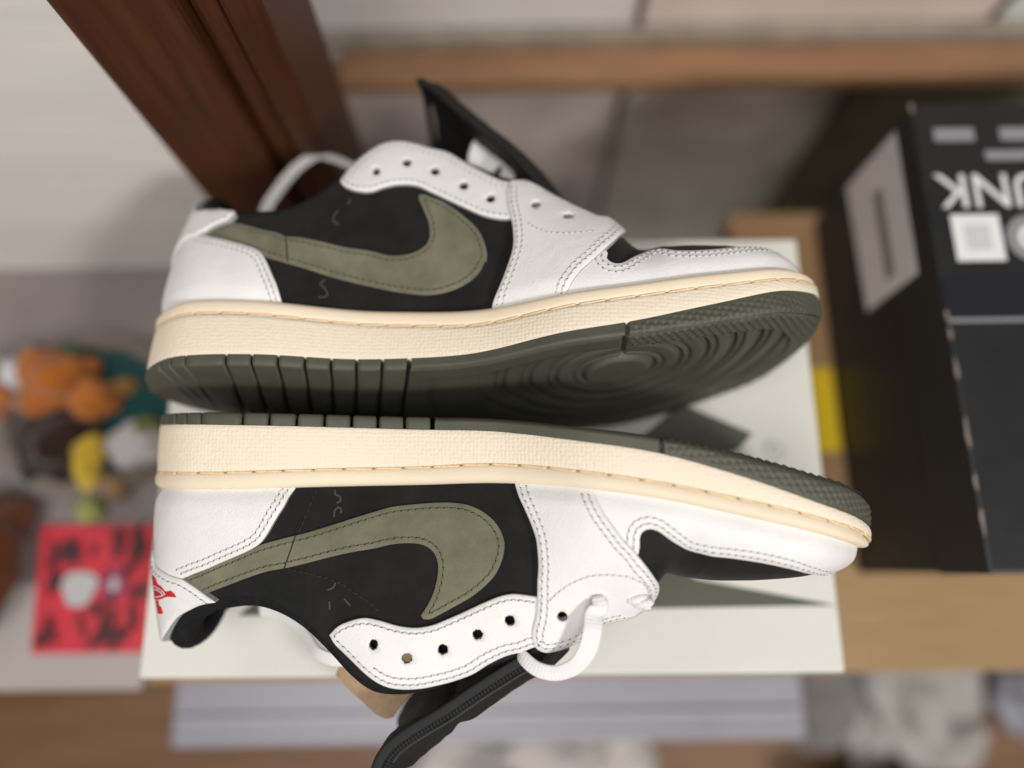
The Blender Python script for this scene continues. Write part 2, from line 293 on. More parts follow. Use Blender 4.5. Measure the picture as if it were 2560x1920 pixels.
DATA = {
'near': {
  'swoosh': [[29.42,36.75],[34.2,35.0],[49.84,29.06],[58.84,25.53],[67.48,22.28],[77.62,19.73],[86.51,17.98],[95.4,15.69],[104.47,13.08],[113.79,10.49],[119.4,8.98],[128.78,7.93],[138.2,7.44],[145.34,7.65],[151.44,8.68],[157.26,11.14],[162.12,14.79],[165.2,18.85],[166.6,22.64],[166.6,26.52],[165.42,30.87],[163.43,34.84],[159.88,38.83],[154.22,43.39],[147.5,47.06],[141.7,50.03],[138.17,51.47],[135.84,51.35],[134.89,49.98],[137.43,46.13],[139.5,41.45],[140.49,37.22],[140.82,32.94],[140.2,29.46],[138.4,26.41],[135.74,24.38],[132.32,23.26],[128.16,22.9],[120.6,23.44],[114.84,24.69],[105.04,25.96],[95.77,27.64],[86.65,29.55],[78.86,31.01],[70.26,32.47],[61.33,35.31],[52.87,38.52],[45.46,41.12],[38.23,43.66],[31.56,40.19]],
  'eyestay': [[96.66,56.8],[99.89,53.73],[105.27,51.69],[111.5,50.77],[118.24,51.75],[125.68,53.67],[132.53,54.52],[139.15,53.72],[145.88,51.3],[152.6,48.51],[159.24,45.38],[166.03,42.56],[170.66,41.52],[175.4,41.56],[180.59,41.89],[183.83,42.05],[182.78,61.43],[177.8,62.21],[174.12,63.69],[167.36,65.33],[160.77,68.49],[154.24,72.6],[147.76,74.84],[141.16,76.25],[133.78,77.32],[128.68,77.4],[123.24,76.75],[118.9,75.13],[114.35,72.47],[108.33,68.11],[102.58,63.41],[98.61,59.94]],
  'eyelets': [[116.19,60.46],[130.11,65.55],[143.8,62.51],[157.05,57.03],[169.62,51.42],[190.67,48.59],[203.73,41.16]],
  'saddle': [[170.0,0.0],[171.71,3.89],[174.92,9.45],[178.08,15.25],[180.2,20.27],[181.03,25.34],[181.4,29.6],[181.07,36.06],[180.87,42.61],[180.01,49.34],[178.24,55.31],[178.2,59.11],[179.47,62.15],[182.53,63.74],[186.18,63.71],[189.97,63.09],[197.95,60.23],[203.75,55.71],[207.93,53.65],[215.43,51.57],[221.24,48.81],[226.17,47.95],[227.73,39.98],[226.63,34.67],[223.37,28.96],[219.23,23.64],[216.26,19.99],[212.87,17.05],[208.6,12.24],[204.7,7.38],[202.17,2.69],[200.83,0.07]],
  'arc': [[186.17,41.87],[190.26,37.96],[196.09,33.87],[201.02,31.28],[206.39,30.0],[211.45,29.64],[216.14,29.95],[219.44,31.97],[221.8,36.15],[223.0,40.41]],
  'mud': [[217.95,21.49],[218.19,17.96],[218.2,14.53],[219.14,12.69],[221.2,11.5],[223.78,11.46],[227.42,13.03],[232.13,15.53],[237.48,17.63],[244.08,17.68],[254.89,16.45],[267.4,15.83],[276.85,16.09],[285.25,16.97]],
  'counter': [[81.63,0.06],[79.75,3.2],[77.98,7.17],[75.35,11.49],[73.62,14.5],[71.81,17.51],[68.51,21.4],[65.59,23.14],[61.73,24.88],[54.92,27.61],[46.47,31.0],[38.92,33.61],[34.16,35.62]],
  'tab_low': [[13.55,28.08],[16.73,31.1],[24.6,33.17],[29.78,34.59],[34.16,35.62],[38.15,37.96],[43.72,41.65],[48.85,44.65]],
  'tab_top': [[48.85,44.65],[46.7,45.15],[41.77,46.03],[34.99,48.72],[31.45,50.81],[26.87,54.96],[21.67,59.19],[14.74,63.0]],
  'seam': [[82.53,18.44],[80.28,24.9],[77.8,31.35]],
  'marks': [[[96.99,1.17],[96.87,2.8],[99.0,4.28],[99.25,5.63],[97.74,6.6]],[[96.92,12.18],[97.4,9.21],[98.68,8.37],[99.78,9.81],[99.29,10.68]],[[98.2,37.27],[97.46,38.93],[94.99,40.07]],[[95.8,44.24],[95.94,47.45]],[[101.84,43.32],[104.62,46.22]]],
  'qseam': [[[90.14,0.04],[87.82,6.69],[85.69,12.38],[83.39,17.58]],[[79.34,31.91],[86.71,33.47],[94.2,35.54],[100.74,37.99],[105.73,41.18],[111.0,43.89],[118.55,49.05]]],
  'lace_loop': [[189.89,66.72,36.0],[188.0,69.94,46.0],[186.83,76.19,48.0],[184.97,84.15,46.0],[180.43,90.84,43.0],[173.68,93.86,41.0],[166.8,92.76,40.0],[161.54,89.42,37.0],[158.75,87.8,30.0],[155.7,88.1,18.0]],
  'lace_back': [[42.76,83.09,-12.0],[47.68,83.62,-10.0],[57.21,85.44,-5.0],[65.55,89.14,0.0],[70.41,92.97,4.0],[75.17,96.67,8.0],[81.9,98.35,11.0],[89.14,97.92,13.0]],
  'knot': [[204.66,69.34,24.0],[209.83,71.12,26.0],[206.06,71.0,27.0],[211.96,70.12,24.0]],
  'tongue_edge': [[173.32,84.28,32.0],[165.36,91.39,32.0],[157.41,96.32,32.0],[144.19,104.8,32.0],[133.22,112.35,32.0],[122.26,119.01,32.0],[116.58,122.77,32.0],[111.8,126.94,32.0],[108.83,131.69,32.0],[107.86,136.38,32.0]],
  'paper': [[85.29,100.45,14.0],[91.76,93.83,14.0],[107.33,87.02,14.0],[121.72,89.55,14.0],[123.03,105.25,14.0],[112.84,114.63,14.0],[108.28,121.35,14.0],[105.47,122.0,14.0],[101.63,120.35,14.0],[95.31,115.45,14.0],[85.07,107.85,14.0],[82.85,105.81,14.0]],
  'saddle_poly': [[170.0,-1.5],[170.0,0.0],[171.71,3.89],[174.92,9.45],[178.08,15.25],[180.2,20.27],[181.03,25.34],[181.4,29.6],[181.07,36.06],[180.87,42.61],[180.01,49.34],[178.24,55.31],[178.2,59.11],[179.47,62.15],[182.53,63.74],[186.18,63.71],[189.97,63.09],[197.95,60.23],[203.75,55.71],[207.93,53.65],[215.43,51.57],[221.24,48.81],[226.17,47.95],[227.73,39.98],[226.63,34.67],[223.37,28.96],[219.23,23.64],[216.26,19.99],[212.87,17.05],[208.6,12.24],[204.7,7.38],[202.17,2.69],[200.83,0.07],[200.83,-1.5]],
  'saddle_lines': [[[171.74,-0.76],[173.4,3.01],[176.58,8.52],[179.79,14.42],[182.02,19.74],[182.91,25.1],[183.3,29.59],[182.97,36.14],[182.76,42.76],[181.87,49.73],[180.11,55.66],[180.07,58.77],[181.22,61.42]],[[173.84,-1.69],[175.44,1.95],[178.58,7.4],[181.85,13.41],[184.23,19.09],[185.2,24.8],[185.6,29.58],[185.27,36.23],[185.06,42.94],[184.12,50.19],[182.37,56.08],[182.33,58.37],[183.35,60.53]],[[225.77,40.39],[224.77,35.41],[221.71,30.07],[217.66,24.88],[214.82,21.38],[211.45,18.46],[207.07,13.53],[203.04,8.5],[200.4,3.63],[199.05,0.98]],[[223.62,40.83],[222.72,36.22],[219.88,31.3],[215.94,26.25],[213.24,22.91],[209.88,20.0],[205.39,14.95],[201.22,9.73],[198.46,4.66],[197.09,1.98]],[[180.48,60.2],[183.03,61.6],[185.99,61.52],[189.35,60.98],[196.91,58.29],[202.54,53.87],[207.2,51.58],[214.84,49.45]],[[181.41,58.42],[183.48,59.65],[185.81,59.53],[188.78,59.06],[195.97,56.53],[201.44,52.2],[206.53,49.69],[214.31,47.52]]],
},
'far': {
  'swoosh': [[31.18,35.34],[46.52,40.9],[55.69,38.33],[64.79,35.05],[70.64,33.53],[74.96,31.46],[79.19,31.18],[87.27,30.08],[100.54,28.04],[117.1,26.63],[121.52,25.64],[128.96,25.5],[133.06,26.33],[137.23,28.21],[140.27,30.86],[141.42,34.15],[141.25,37.85],[140.22,42.25],[138.44,46.13],[136.6,50.01],[135.37,53.43],[135.49,54.32],[137.86,54.42],[141.14,53.36],[146.09,51.51],[151.5,48.11],[157.0,43.44],[161.81,38.68],[164.63,34.57],[166.43,29.96],[167.45,25.49],[167.19,21.23],[166.7,22.36],[164.44,17.82],[159.83,13.52],[153.2,10.32],[143.4,8.14],[132.01,8.72],[125.78,9.6],[118.16,10.92],[107.5,12.62],[97.06,14.32],[86.85,16.51],[76.57,18.74],[68.49,20.94],[59.6,24.78],[47.35,29.17]],
  'eyestay': [[95.8,60.88],[96.99,58.59],[101.31,55.76],[106.11,54.67],[112.93,54.87],[118.16,56.94],[123.77,58.61],[129.73,59.12],[134.99,58.4],[140.48,55.95],[148.65,52.15],[156.71,48.05],[164.71,43.97],[171.81,41.75],[178.37,40.82],[182.19,40.44],[180.17,63.16],[171.28,64.03],[162.53,68.64],[154.32,73.71],[145.9,79.0],[138.48,80.18],[130.9,82.4],[123.07,83.64],[116.21,82.4],[110.48,79.2],[103.85,73.86],[98.19,66.39]],
  'eyelets': [[114.03,65.11],[128.73,70.47],[141.81,66.51],[155.6,59.32],[168.17,52.42],[189.56,47.24],[203.69,39.42]],
  'saddle': [[183.05,63.88],[175.69,62.49],[175.56,56.98],[176.65,47.97],[178.79,40.17],[179.81,33.95],[180.22,28.06],[179.31,22.1],[177.73,17.5],[175.61,12.09],[172.97,6.36],[170.13,0.56],[202.2,0.04],[203.15,2.19],[205.0,4.81],[208.27,8.89],[212.05,12.08],[216.81,16.57],[221.76,22.62],[228.51,35.61],[227.3,37.91],[223.86,40.86],[220.49,41.7],[216.96,39.96],[211.26,45.32],[203.49,51.25],[195.42,57.06],[188.27,61.66]],
  'arc': [[186.94,36.04],[191.09,32.29],[196.2,29.52],[202.3,27.87],[207.91,27.51],[213.69,27.54]],
  'mud': [[218.19,18.24],[219.0,16.31],[218.46,13.95],[219.76,12.06],[221.98,10.82],[224.3,10.76],[228.01,12.73],[232.32,15.55],[238.07,18.93],[242.6,18.74],[247.0,14.88],[250.59,13.98],[260.14,12.8],[270.54,13.08]],
  'counter': [[78.76,0.06],[76.06,7.04],[72.63,13.03],[69.73,17.83],[66.65,21.78],[63.43,24.16],[59.38,25.71],[47.02,29.9],[39.99,32.02],[33.77,34.59]],
  'tab_top': [[45.47,47.06],[33.07,49.16],[23.61,51.35]],
  'tab_low': [[20.48,33.21],[26.66,34.17],[32.14,34.38],[34.99,35.72],[39.39,39.14],[44.98,41.42],[47.34,45.65]],
  'seam': [[75.0,31.58],[76.6,26.1],[78.58,18.59]],
  'marks': [[[96.6,45.56],[94.89,42.55],[95.29,39.73],[98.09,38.77]],[[101.81,51.62],[100.56,48.58]],[[95.33,12.87],[93.56,10.62],[95.79,8.86],[97.07,5.94],[93.32,4.77]]],
  'qseam': [[[89.67,38.33],[102.43,43.03],[110.63,47.96],[119.47,54.67]]],
  'tongue_edge': [[191.36,73.91,30.0],[185.58,81.07,30.0],[176.43,93.93,30.0],[164.24,109.07,30.0],[148.39,123.33,30.0],[133.73,137.4,30.0],[124.69,146.34,30.0],[118.15,150.48,30.0]],
  'lace_back': [[80.45,135.63,-20.0],[73.84,137.76,-20.0],[63.73,142.11,-20.0],[53.83,144.2,-20.0],[45.07,137.89,-20.0],[39.78,130.21,-20.0],[34.91,120.41,-20.0],[31.25,111.54,-20.0],[30.29,105.73,-20.0]],
  'lace_bow': [[[143.39,115.93,6.0],[144.19,122.92,6.0],[147.91,130.79,6.0],[150.49,125.88,6.0],[149.65,118.84,6.0]],[[148.68,114.66,6.0],[153.17,118.22,6.0],[157.15,120.4,6.0],[160.82,115.62,6.0],[159.29,110.08,6.0]]],
  'saddle_poly': [[183.05,63.88],[175.69,62.49],[175.56,56.98],[176.65,47.97],[178.79,40.17],[179.81,33.95],[180.22,28.06],[179.31,22.1],[177.73,17.5],[175.61,12.09],[172.97,6.36],[170.13,0.56],[170.13,-1.5],[202.2,-1.5],[202.2,0.04],[203.15,2.19],[205.0,4.81],[208.27,8.89],[212.05,12.08],[216.81,16.57],[221.76,22.62],[228.51,35.61],[227.3,37.91],[223.86,40.86],[220.49,41.7],[216.96,39.96],[211.26,45.32],[203.49,51.25],[195.42,57.06],[188.27,61.66]],
  'saddle_lines': [[[177.45,57.21],[178.52,48.33],[180.64,40.59],[181.7,34.17],[182.12,27.98],[181.16,21.66],[179.51,16.84],[177.36,11.34],[174.69,5.54],[171.84,-0.28]],[[179.73,57.48],[180.77,48.76],[182.89,41.09],[183.98,34.44],[184.42,27.88],[183.4,21.14],[181.67,16.04],[179.47,10.44],[176.76,4.56],[173.9,-1.29]],[[200.37,0.85],[201.43,3.2],[203.41,6.02],[206.83,10.28],[210.71,13.57],[215.34,17.93],[220.06,23.67],[226.74,36.53]],[[198.36,1.74],[199.53,4.32],[201.66,7.36],[205.25,11.81],[209.24,15.2],[213.72,19.42],[218.18,24.82],[224.78,37.55]]],
},
}
EMBLEM = [('emblem_wing',[[15.03,35.65],[19.96,36.23],[22.29,38.28],[25.27,39.14],[27.37,40.65],[30.17,40.15],[31.36,41.26],[32.15,42.98],[29.57,42.92],[26.93,43.37],[24.01,44.43],[20.77,45.07],[15.44,45.74],[15.52,42.35],[15.44,37.92]]),('emblem_ball',[[17.37,45.63],[21.31,44.99],[21.64,47.17],[22.88,47.58],[24.19,50.14],[22.57,50.66],[18.96,50.78],[18.88,48.0]])]
EMBLEM_LINES = [[[15.18,39.64],[21.28,39.67],[24.51,40.18],[26.82,41.17],[27.1,42.14]],[[16.74,41.31],[21.83,40.77],[24.61,41.4],[26.12,42.33]],[[16.06,44.42],[22.2,43.46],[25.71,42.62]]]

# ---------------------------------------------------------------- sneaker builder
def thin(b):                                            # leather skived thin where it tucks under the sole lip
    t = np.clip(np.asarray(b, float)/6, 0, 1); return .4+.6*t*t*(3-2*t)
class Shoe:
    def __init__(s, which, mirror, phi, th, psi, loc, length, label):
        use_shoe(which); s.d = DATA[which]; s.mir = mirror
        s.root = empty('sneaker', loc)
        s.root.rotation_euler = (Matrix.Rotation(math.radians(psi), 3, 'Z') @ Matrix.Rotation(math.radians(th), 3, 'Y') @ Matrix.Rotation(math.radians(phi), 3, 'X')).to_euler()
        s.root.scale = (length, 1, 1)
        tag(s.root, label, 'sneaker', 'pair of low sneakers lying on their sides on the shoe box')
    def obj(s, name, V, F, mats, parent=None, smooth=True, midx=None, uvs=None, kind=None):
        V = np.array(V, float)*.001; F = [tuple(f) for f in F]
        if s.mir: V[:, 1] *= -1; F = [f[::-1] for f in F]
        o = mesh_obj(name, V, F, mats, parent or s.root, smooth, midx, uvs)
        if kind: o['kind'] = kind
        return o
    def panel(s, name, poly, off, mats, holes=(), parent=None, edge=.40, step=1.0, fine=2.4, puff=0.0, mirror=False):
        P = np.array(poly, float)
        if mirror: P = P*np.array([-(PERIM-A_TOE)/A_TOE, 1.])
        P = spline(P, step, True); P[:, 1] = np.minimum(P[:, 1], wall_len(P[:, 0])-.15)
        if area2(P) < 0: P = P[::-1]
        keep = [0]
        for i in range(1, len(P)):
            if np.linalg.norm(P[i]-P[keep[-1]]) > step*.35: keep.append(i)
        P = P[keep]
        Q = inset_poly(P, edge); ok = (poly_dist(Q, P) > edge*.8) & inside(Q, P); Q = Q[ok]
        lo = P.min(0); hi = P.max(0); gx = np.arange(lo[0], hi[0], fine); gy = np.arange(lo[1], hi[1], fine*.87)
        G = np.array([(x+(fine/2 if j % 2 else 0), y) for j, y in enumerate(gy) for x in gx])
        G = G[inside(G, P)]; G = G[poly_dist(G, P) > edge+.5]
        rings = []
        for (ha, hb, hr) in holes:
            ha = -ha*(PERIM-A_TOE)/A_TOE if mirror else ha
            th = np.arange(22)/22*2*math.pi; r = hr*(1+.05*rng.standard_normal(22))
            rings.append(np.stack([ha+r*np.cos(th), hb+r*np.sin(th)], 1)); G = G[np.hypot(G[:, 0]-ha, G[:, 1]-hb) > hr+.9]
            th2 = th+.14; rings.append(np.stack([ha+(hr+.45)*np.cos(th2), hb+(hr+.45)*np.sin(th2)], 1))
        pts = list(map(tuple, P)); edges = [(i, (i+1) % len(P)) for i in range(len(P))]
        for r in rings[::2]:
            b = len(pts); pts += list(map(tuple, r)); edges += [(b+i, b+(i+1) % 22) for i in range(22)]
        for r in rings[1::2]: pts += list(map(tuple, r))
        pts += list(map(tuple, Q)); pts += list(map(tuple, G))
        v, e, f, _, _, _ = delaunay_2d_cdt([Vector(p) for p in pts], edges, [], 1, 1e-4)
        v = np.array([(p[0], p[1]) for p in v]); f = np.array([t for t in f if len(t) == 3])
        cen = v[f].mean(1); good = inside(cen, P)
        for r in rings[::2]: good &= ~inside(cen, r)
        f = f[good]
        d = poly_dist(v, P)
        for r in rings[::2]: d = np.minimum(d, poly_dist(v, r))
        t = np.clip(d/edge, 0, 1); o = off*(.78+.22*np.sqrt(1-(1-t)**2)) + puff*np.clip(d/9, 0, 1)**.6
        o = o*thin(v[:, 1]); V = surf_ab(v[:, 0], v[:, 1], o)
        V = V.copy()
        # orient outward
        ar = np.cross(v[f[:, 1]]-v[f[:, 0]], v[f[:, 2]]-v[f[:, 0]]); f[ar < 0] = f[ar < 0][:, ::-1]
        cnt = {}
        for tri in f:
            for a, b in ((0,1),(1,2),(2,0)):
                k = (tri[a], tri[b]); cnt[k] = 1
        bd = [k for k in cnt if (k[1], k[0]) not in cnt]
        bv = sorted({i for k in bd for i in k}); top0 = len(V); idx = {b: i for i, b in enumerate(bv)}
        Vb = surf_ab(v[bv, 0], v[bv, 1], o[bv]); Vl = surf_ab(v[bv, 0], v[bv, 1], -.35)
        F = [tuple(t) for t in f]; mi = [0]*len(F); n1 = top0; n2 = top0+len(bv)
        for a, b in bd: F.append((n1+idx[b], n1+idx[a], n2+idx[a], n2+idx[b])); mi.append(1 if len(mats) > 1 else 0)
        VV = np.vstack([V, Vb, Vl]); uv = np.vstack([v, v[bv], v[bv]])*.1
        return s.obj(name, VV, F, mats, parent, True, mi, uv)
    def stitches(s, line, off, parent, thread, hole, pitch=2.75, length=2.35, r=.30, closed=False, name='stitching', skip=None, mirror=False, zig=.0):
        Pl = np.array(line, float)
        if mirror: Pl = Pl*np.array([-(PERIM-A_TOE)/A_TOE, 1.])
        Pl = spline(Pl, .4, closed) if len(Pl) < 400 else Pl
        if closed: Pl = np.vstack([Pl, Pl[:1]])
        L3 = surf_ab(Pl[:, 0], Pl[:, 1]); ac = np.r_[0, np.cumsum(np.linalg.norm(np.diff(L3, axis=0), axis=1))]
        n = int(ac[-1]/pitch)
        if n < 1: return
        V = []; F = []; mi = []; sides = 6; offs = []
        base = []; 
        for i in range(n):
            c0 = (i+.5)*pitch + rng.normal()*.10; ts = np.linspace(-.5, .5, 5)*length
            aa = np.interp(c0+ts, ac, Pl[:, 0]); bb = np.interp(c0+ts, ac, Pl[:, 1])
            dx = np.gradient(aa); dy = np.gradient(bb); nn = np.hypot(dx, dy)+1e-9; sl = (ts/length)*2*(.16+zig)
            aa = aa - dy/nn*sl; bb = bb + dx/nn*sl
            base.append((aa, bb))
        A_ = np.concatenate([b[0] for b in base]); B_ = np.concatenate([b[1] for b in base])
        lift = np.tile(np.array([-.22, .10, .17, .10, -.22])*r/.3, n)
        ot = off*thin(B_); P = surf_ab(A_, B_, ot+lift); Pn = surf_ab(A_, B_, ot+lift+1.0)-P
        P = P.reshape(n, 5, 3); Pn = Pn.reshape(n, 5, 3)
        tg = np.gradient(P, axis=1); tg /= np.linalg.norm(tg, axis=2)[..., None]+1e-9; si = np.cross(tg, Pn); si /= np.linalg.norm(si, axis=2)[..., None]+1e-9
        rad = np.array([.55, 1, 1.05, 1, .55])*r
        ang = np.arange(sides)/sides*2*math.pi
        R = P[:, :, None] + rad[None, :, None, None]*(np.cos(ang)[None, None, :, None]*si[:, :, None] + np.sin(ang)[None, None, :, None]*Pn[:, :, None]*.8)
        V = R.reshape(-1, 3); 
        for i in range(n):
            b = i*5*sides
            for k in range(4):
                for q in range(sides): F.append((b+k*sides+q, b+(k+1)*sides+q, b+(k+1)*sides+(q+1) % sides, b+k*sides+(q+1) % sides))
            F.append(tuple(b+q for q in range(sides))); F.append(tuple(b+4*sides+q for q in range(sides))[::-1])
        mi = [0]*len(F)
        # needle holes between the stitches
        hv = []; hs = np.arange(n+1)*pitch
        ha = np.interp(hs, ac, Pl[:, 0]); hb = np.interp(hs, ac, Pl[:, 1]); oh = off*thin(hb); H = surf_ab(ha, hb, oh+.06); Hn = surf_ab(ha, hb, oh+1.06)-H
        H2 = surf_ab(np.interp(hs+.3, ac, Pl[:, 0]), np.interp(hs+.3, ac, Pl[:, 1]), oh+.06); tg = H2-H; tg /= np.linalg.norm(tg, axis=1)[:, None]+1e-9; si = np.cross(tg, Hn)
        b0 = len(V); a8 = np.arange(8)/8*2*math.pi
        D_ = H[:, None] + (np.cos(a8)[None, :, None]*(tg*.86+si*.5)[:, None]*.66 + np.sin(a8)[None, :, None]*(si*.86-tg*.5)[:, None]*.27)*(r/.3)
        V = np.vstack([V, D_.reshape(-1, 3)])
        for i in range(n+1): F.append(tuple(b0+i*8+q for q in range(8))); mi.append(1)
        o = s.obj(name, V, F, [thread, hole], parent, True, mi); o['kind'] = 'stuff'; return o
    def strip_tube(s, name, P, r, m, parent=None, sides=10, closed=False, uvscale=.1, flat=None, up=None):
        """tube (or flat ribbon: flat=(half width, half thickness)) along local 3d points"""
        P = np.array(P, float); n = len(P); rr = np.broadcast_to(r, (n,)) if r is not None else None
        tg = np.gradient(P, axis=0); tg /= np.linalg.norm(tg, axis=1)[:, None]+1e-9
        if up is None: up = np.array([0, 0, 1.])
        up = np.broadcast_to(up, (n, 3)); si = np.cross(tg, up); si /= np.linalg.norm(si, axis=1)[:, None]+1e-9; nn = np.cross(si, tg)
        a = np.arange(sides)/sides*2*math.pi
        if flat is not None:
            hw = np.broadcast_to(flat[0], (n,)); ht = np.broadcast_to(flat[1], (n,)); ca = np.sign(np.cos(a))*np.abs(np.cos(a))**.75; sa = np.sign(np.sin(a))*np.abs(np.sin(a))**.35
            R = P[:, None] + ca[None, :, None]*si[:, None]*hw[:, None, None] + sa[None, :, None]*nn[:, None]*ht[:, None, None]
        else: R = P[:, None] + rr[:, None, None]*(np.cos(a)[None, :, None]*si[:, None]+np.sin(a)[None, :, None]*nn[:, None])
        ac = np.r_[0, np.cumsum(np.linalg.norm(np.diff(P, axis=0), axis=1))]
        uv = np.stack([np.repeat(ac, sides), np.tile(np.cos(a)*(flat[0] if flat is not None and np.ndim(flat[0]) == 0 else 4), n)], 1)*uvscale
        i, j = np.meshgrid(np.arange(n-1), np.arange(sides), indexing='ij'); i = i.ravel(); j = j.ravel(); j2 = (j+1) % sides
        F = [tuple(x) for x in np.stack([i*sides+j, i*sides+j2, (i+1)*sides+j2, (i+1)*sides+j], 1)]
        F.append(tuple(range(sides))[::-1]); F.append(tuple((n-1)*sides+q for q in range(sides)))
        return s.obj(name, R.reshape(-1, 3), F, m, parent, True, None, uv)

def lathe_rings(rings, closed=True):
    """list of (NOUT,3) rings -> verts, faces"""
    n = len(rings); V = np.stack(rings, 1).reshape(-1, 3); F = grid_faces(NOUT, n, True)
    return V, F

GAPS = [(19.0,.7),(24.8,.7),(31.7,.9),(49.2,1.3),(60.0,1.3),(70.8,1.3),(81.7,1.3),(92.5,1.3),(103.1,1.3),(113.8,1.3),(124.6,1.3)]
def zspan(x, ins):
    Q = PLAN - PLAN_N*ins; it = int(np.argmax(Q[:, 0])); ih = int(np.argmin(Q[:, 0]))
    Qr = np.roll(Q, -ih, 0); it = int(np.argmax(Qr[:, 0])); m = Qr[:it+1]; l = np.vstack([Qr[it:], Qr[:1]])[::-1]
    return np.interp(x, l[:, 0], l[:, 1]), np.interp(x, m[:, 0], m[:, 1])
def cones(u, v, pitch, h):
    """lattice of small pyramids"""
    r = v/(pitch*.86); j = np.floor(r); best = np.zeros_like(u)
    for dj in (0, 1):
        jj = j+dj; off = np.where(np.mod(jj, 2) > .5, .5, 0); k = np.round(u/pitch-off)+off
        d = np.maximum(np.abs(u-k*pitch)+.5*np.abs(v-jj*pitch*.86), np.abs(v-jj*pitch*.86)); best = np.maximum(best, 1-d/(pitch*.5))
    return np.clip(best, 0, 1)*h

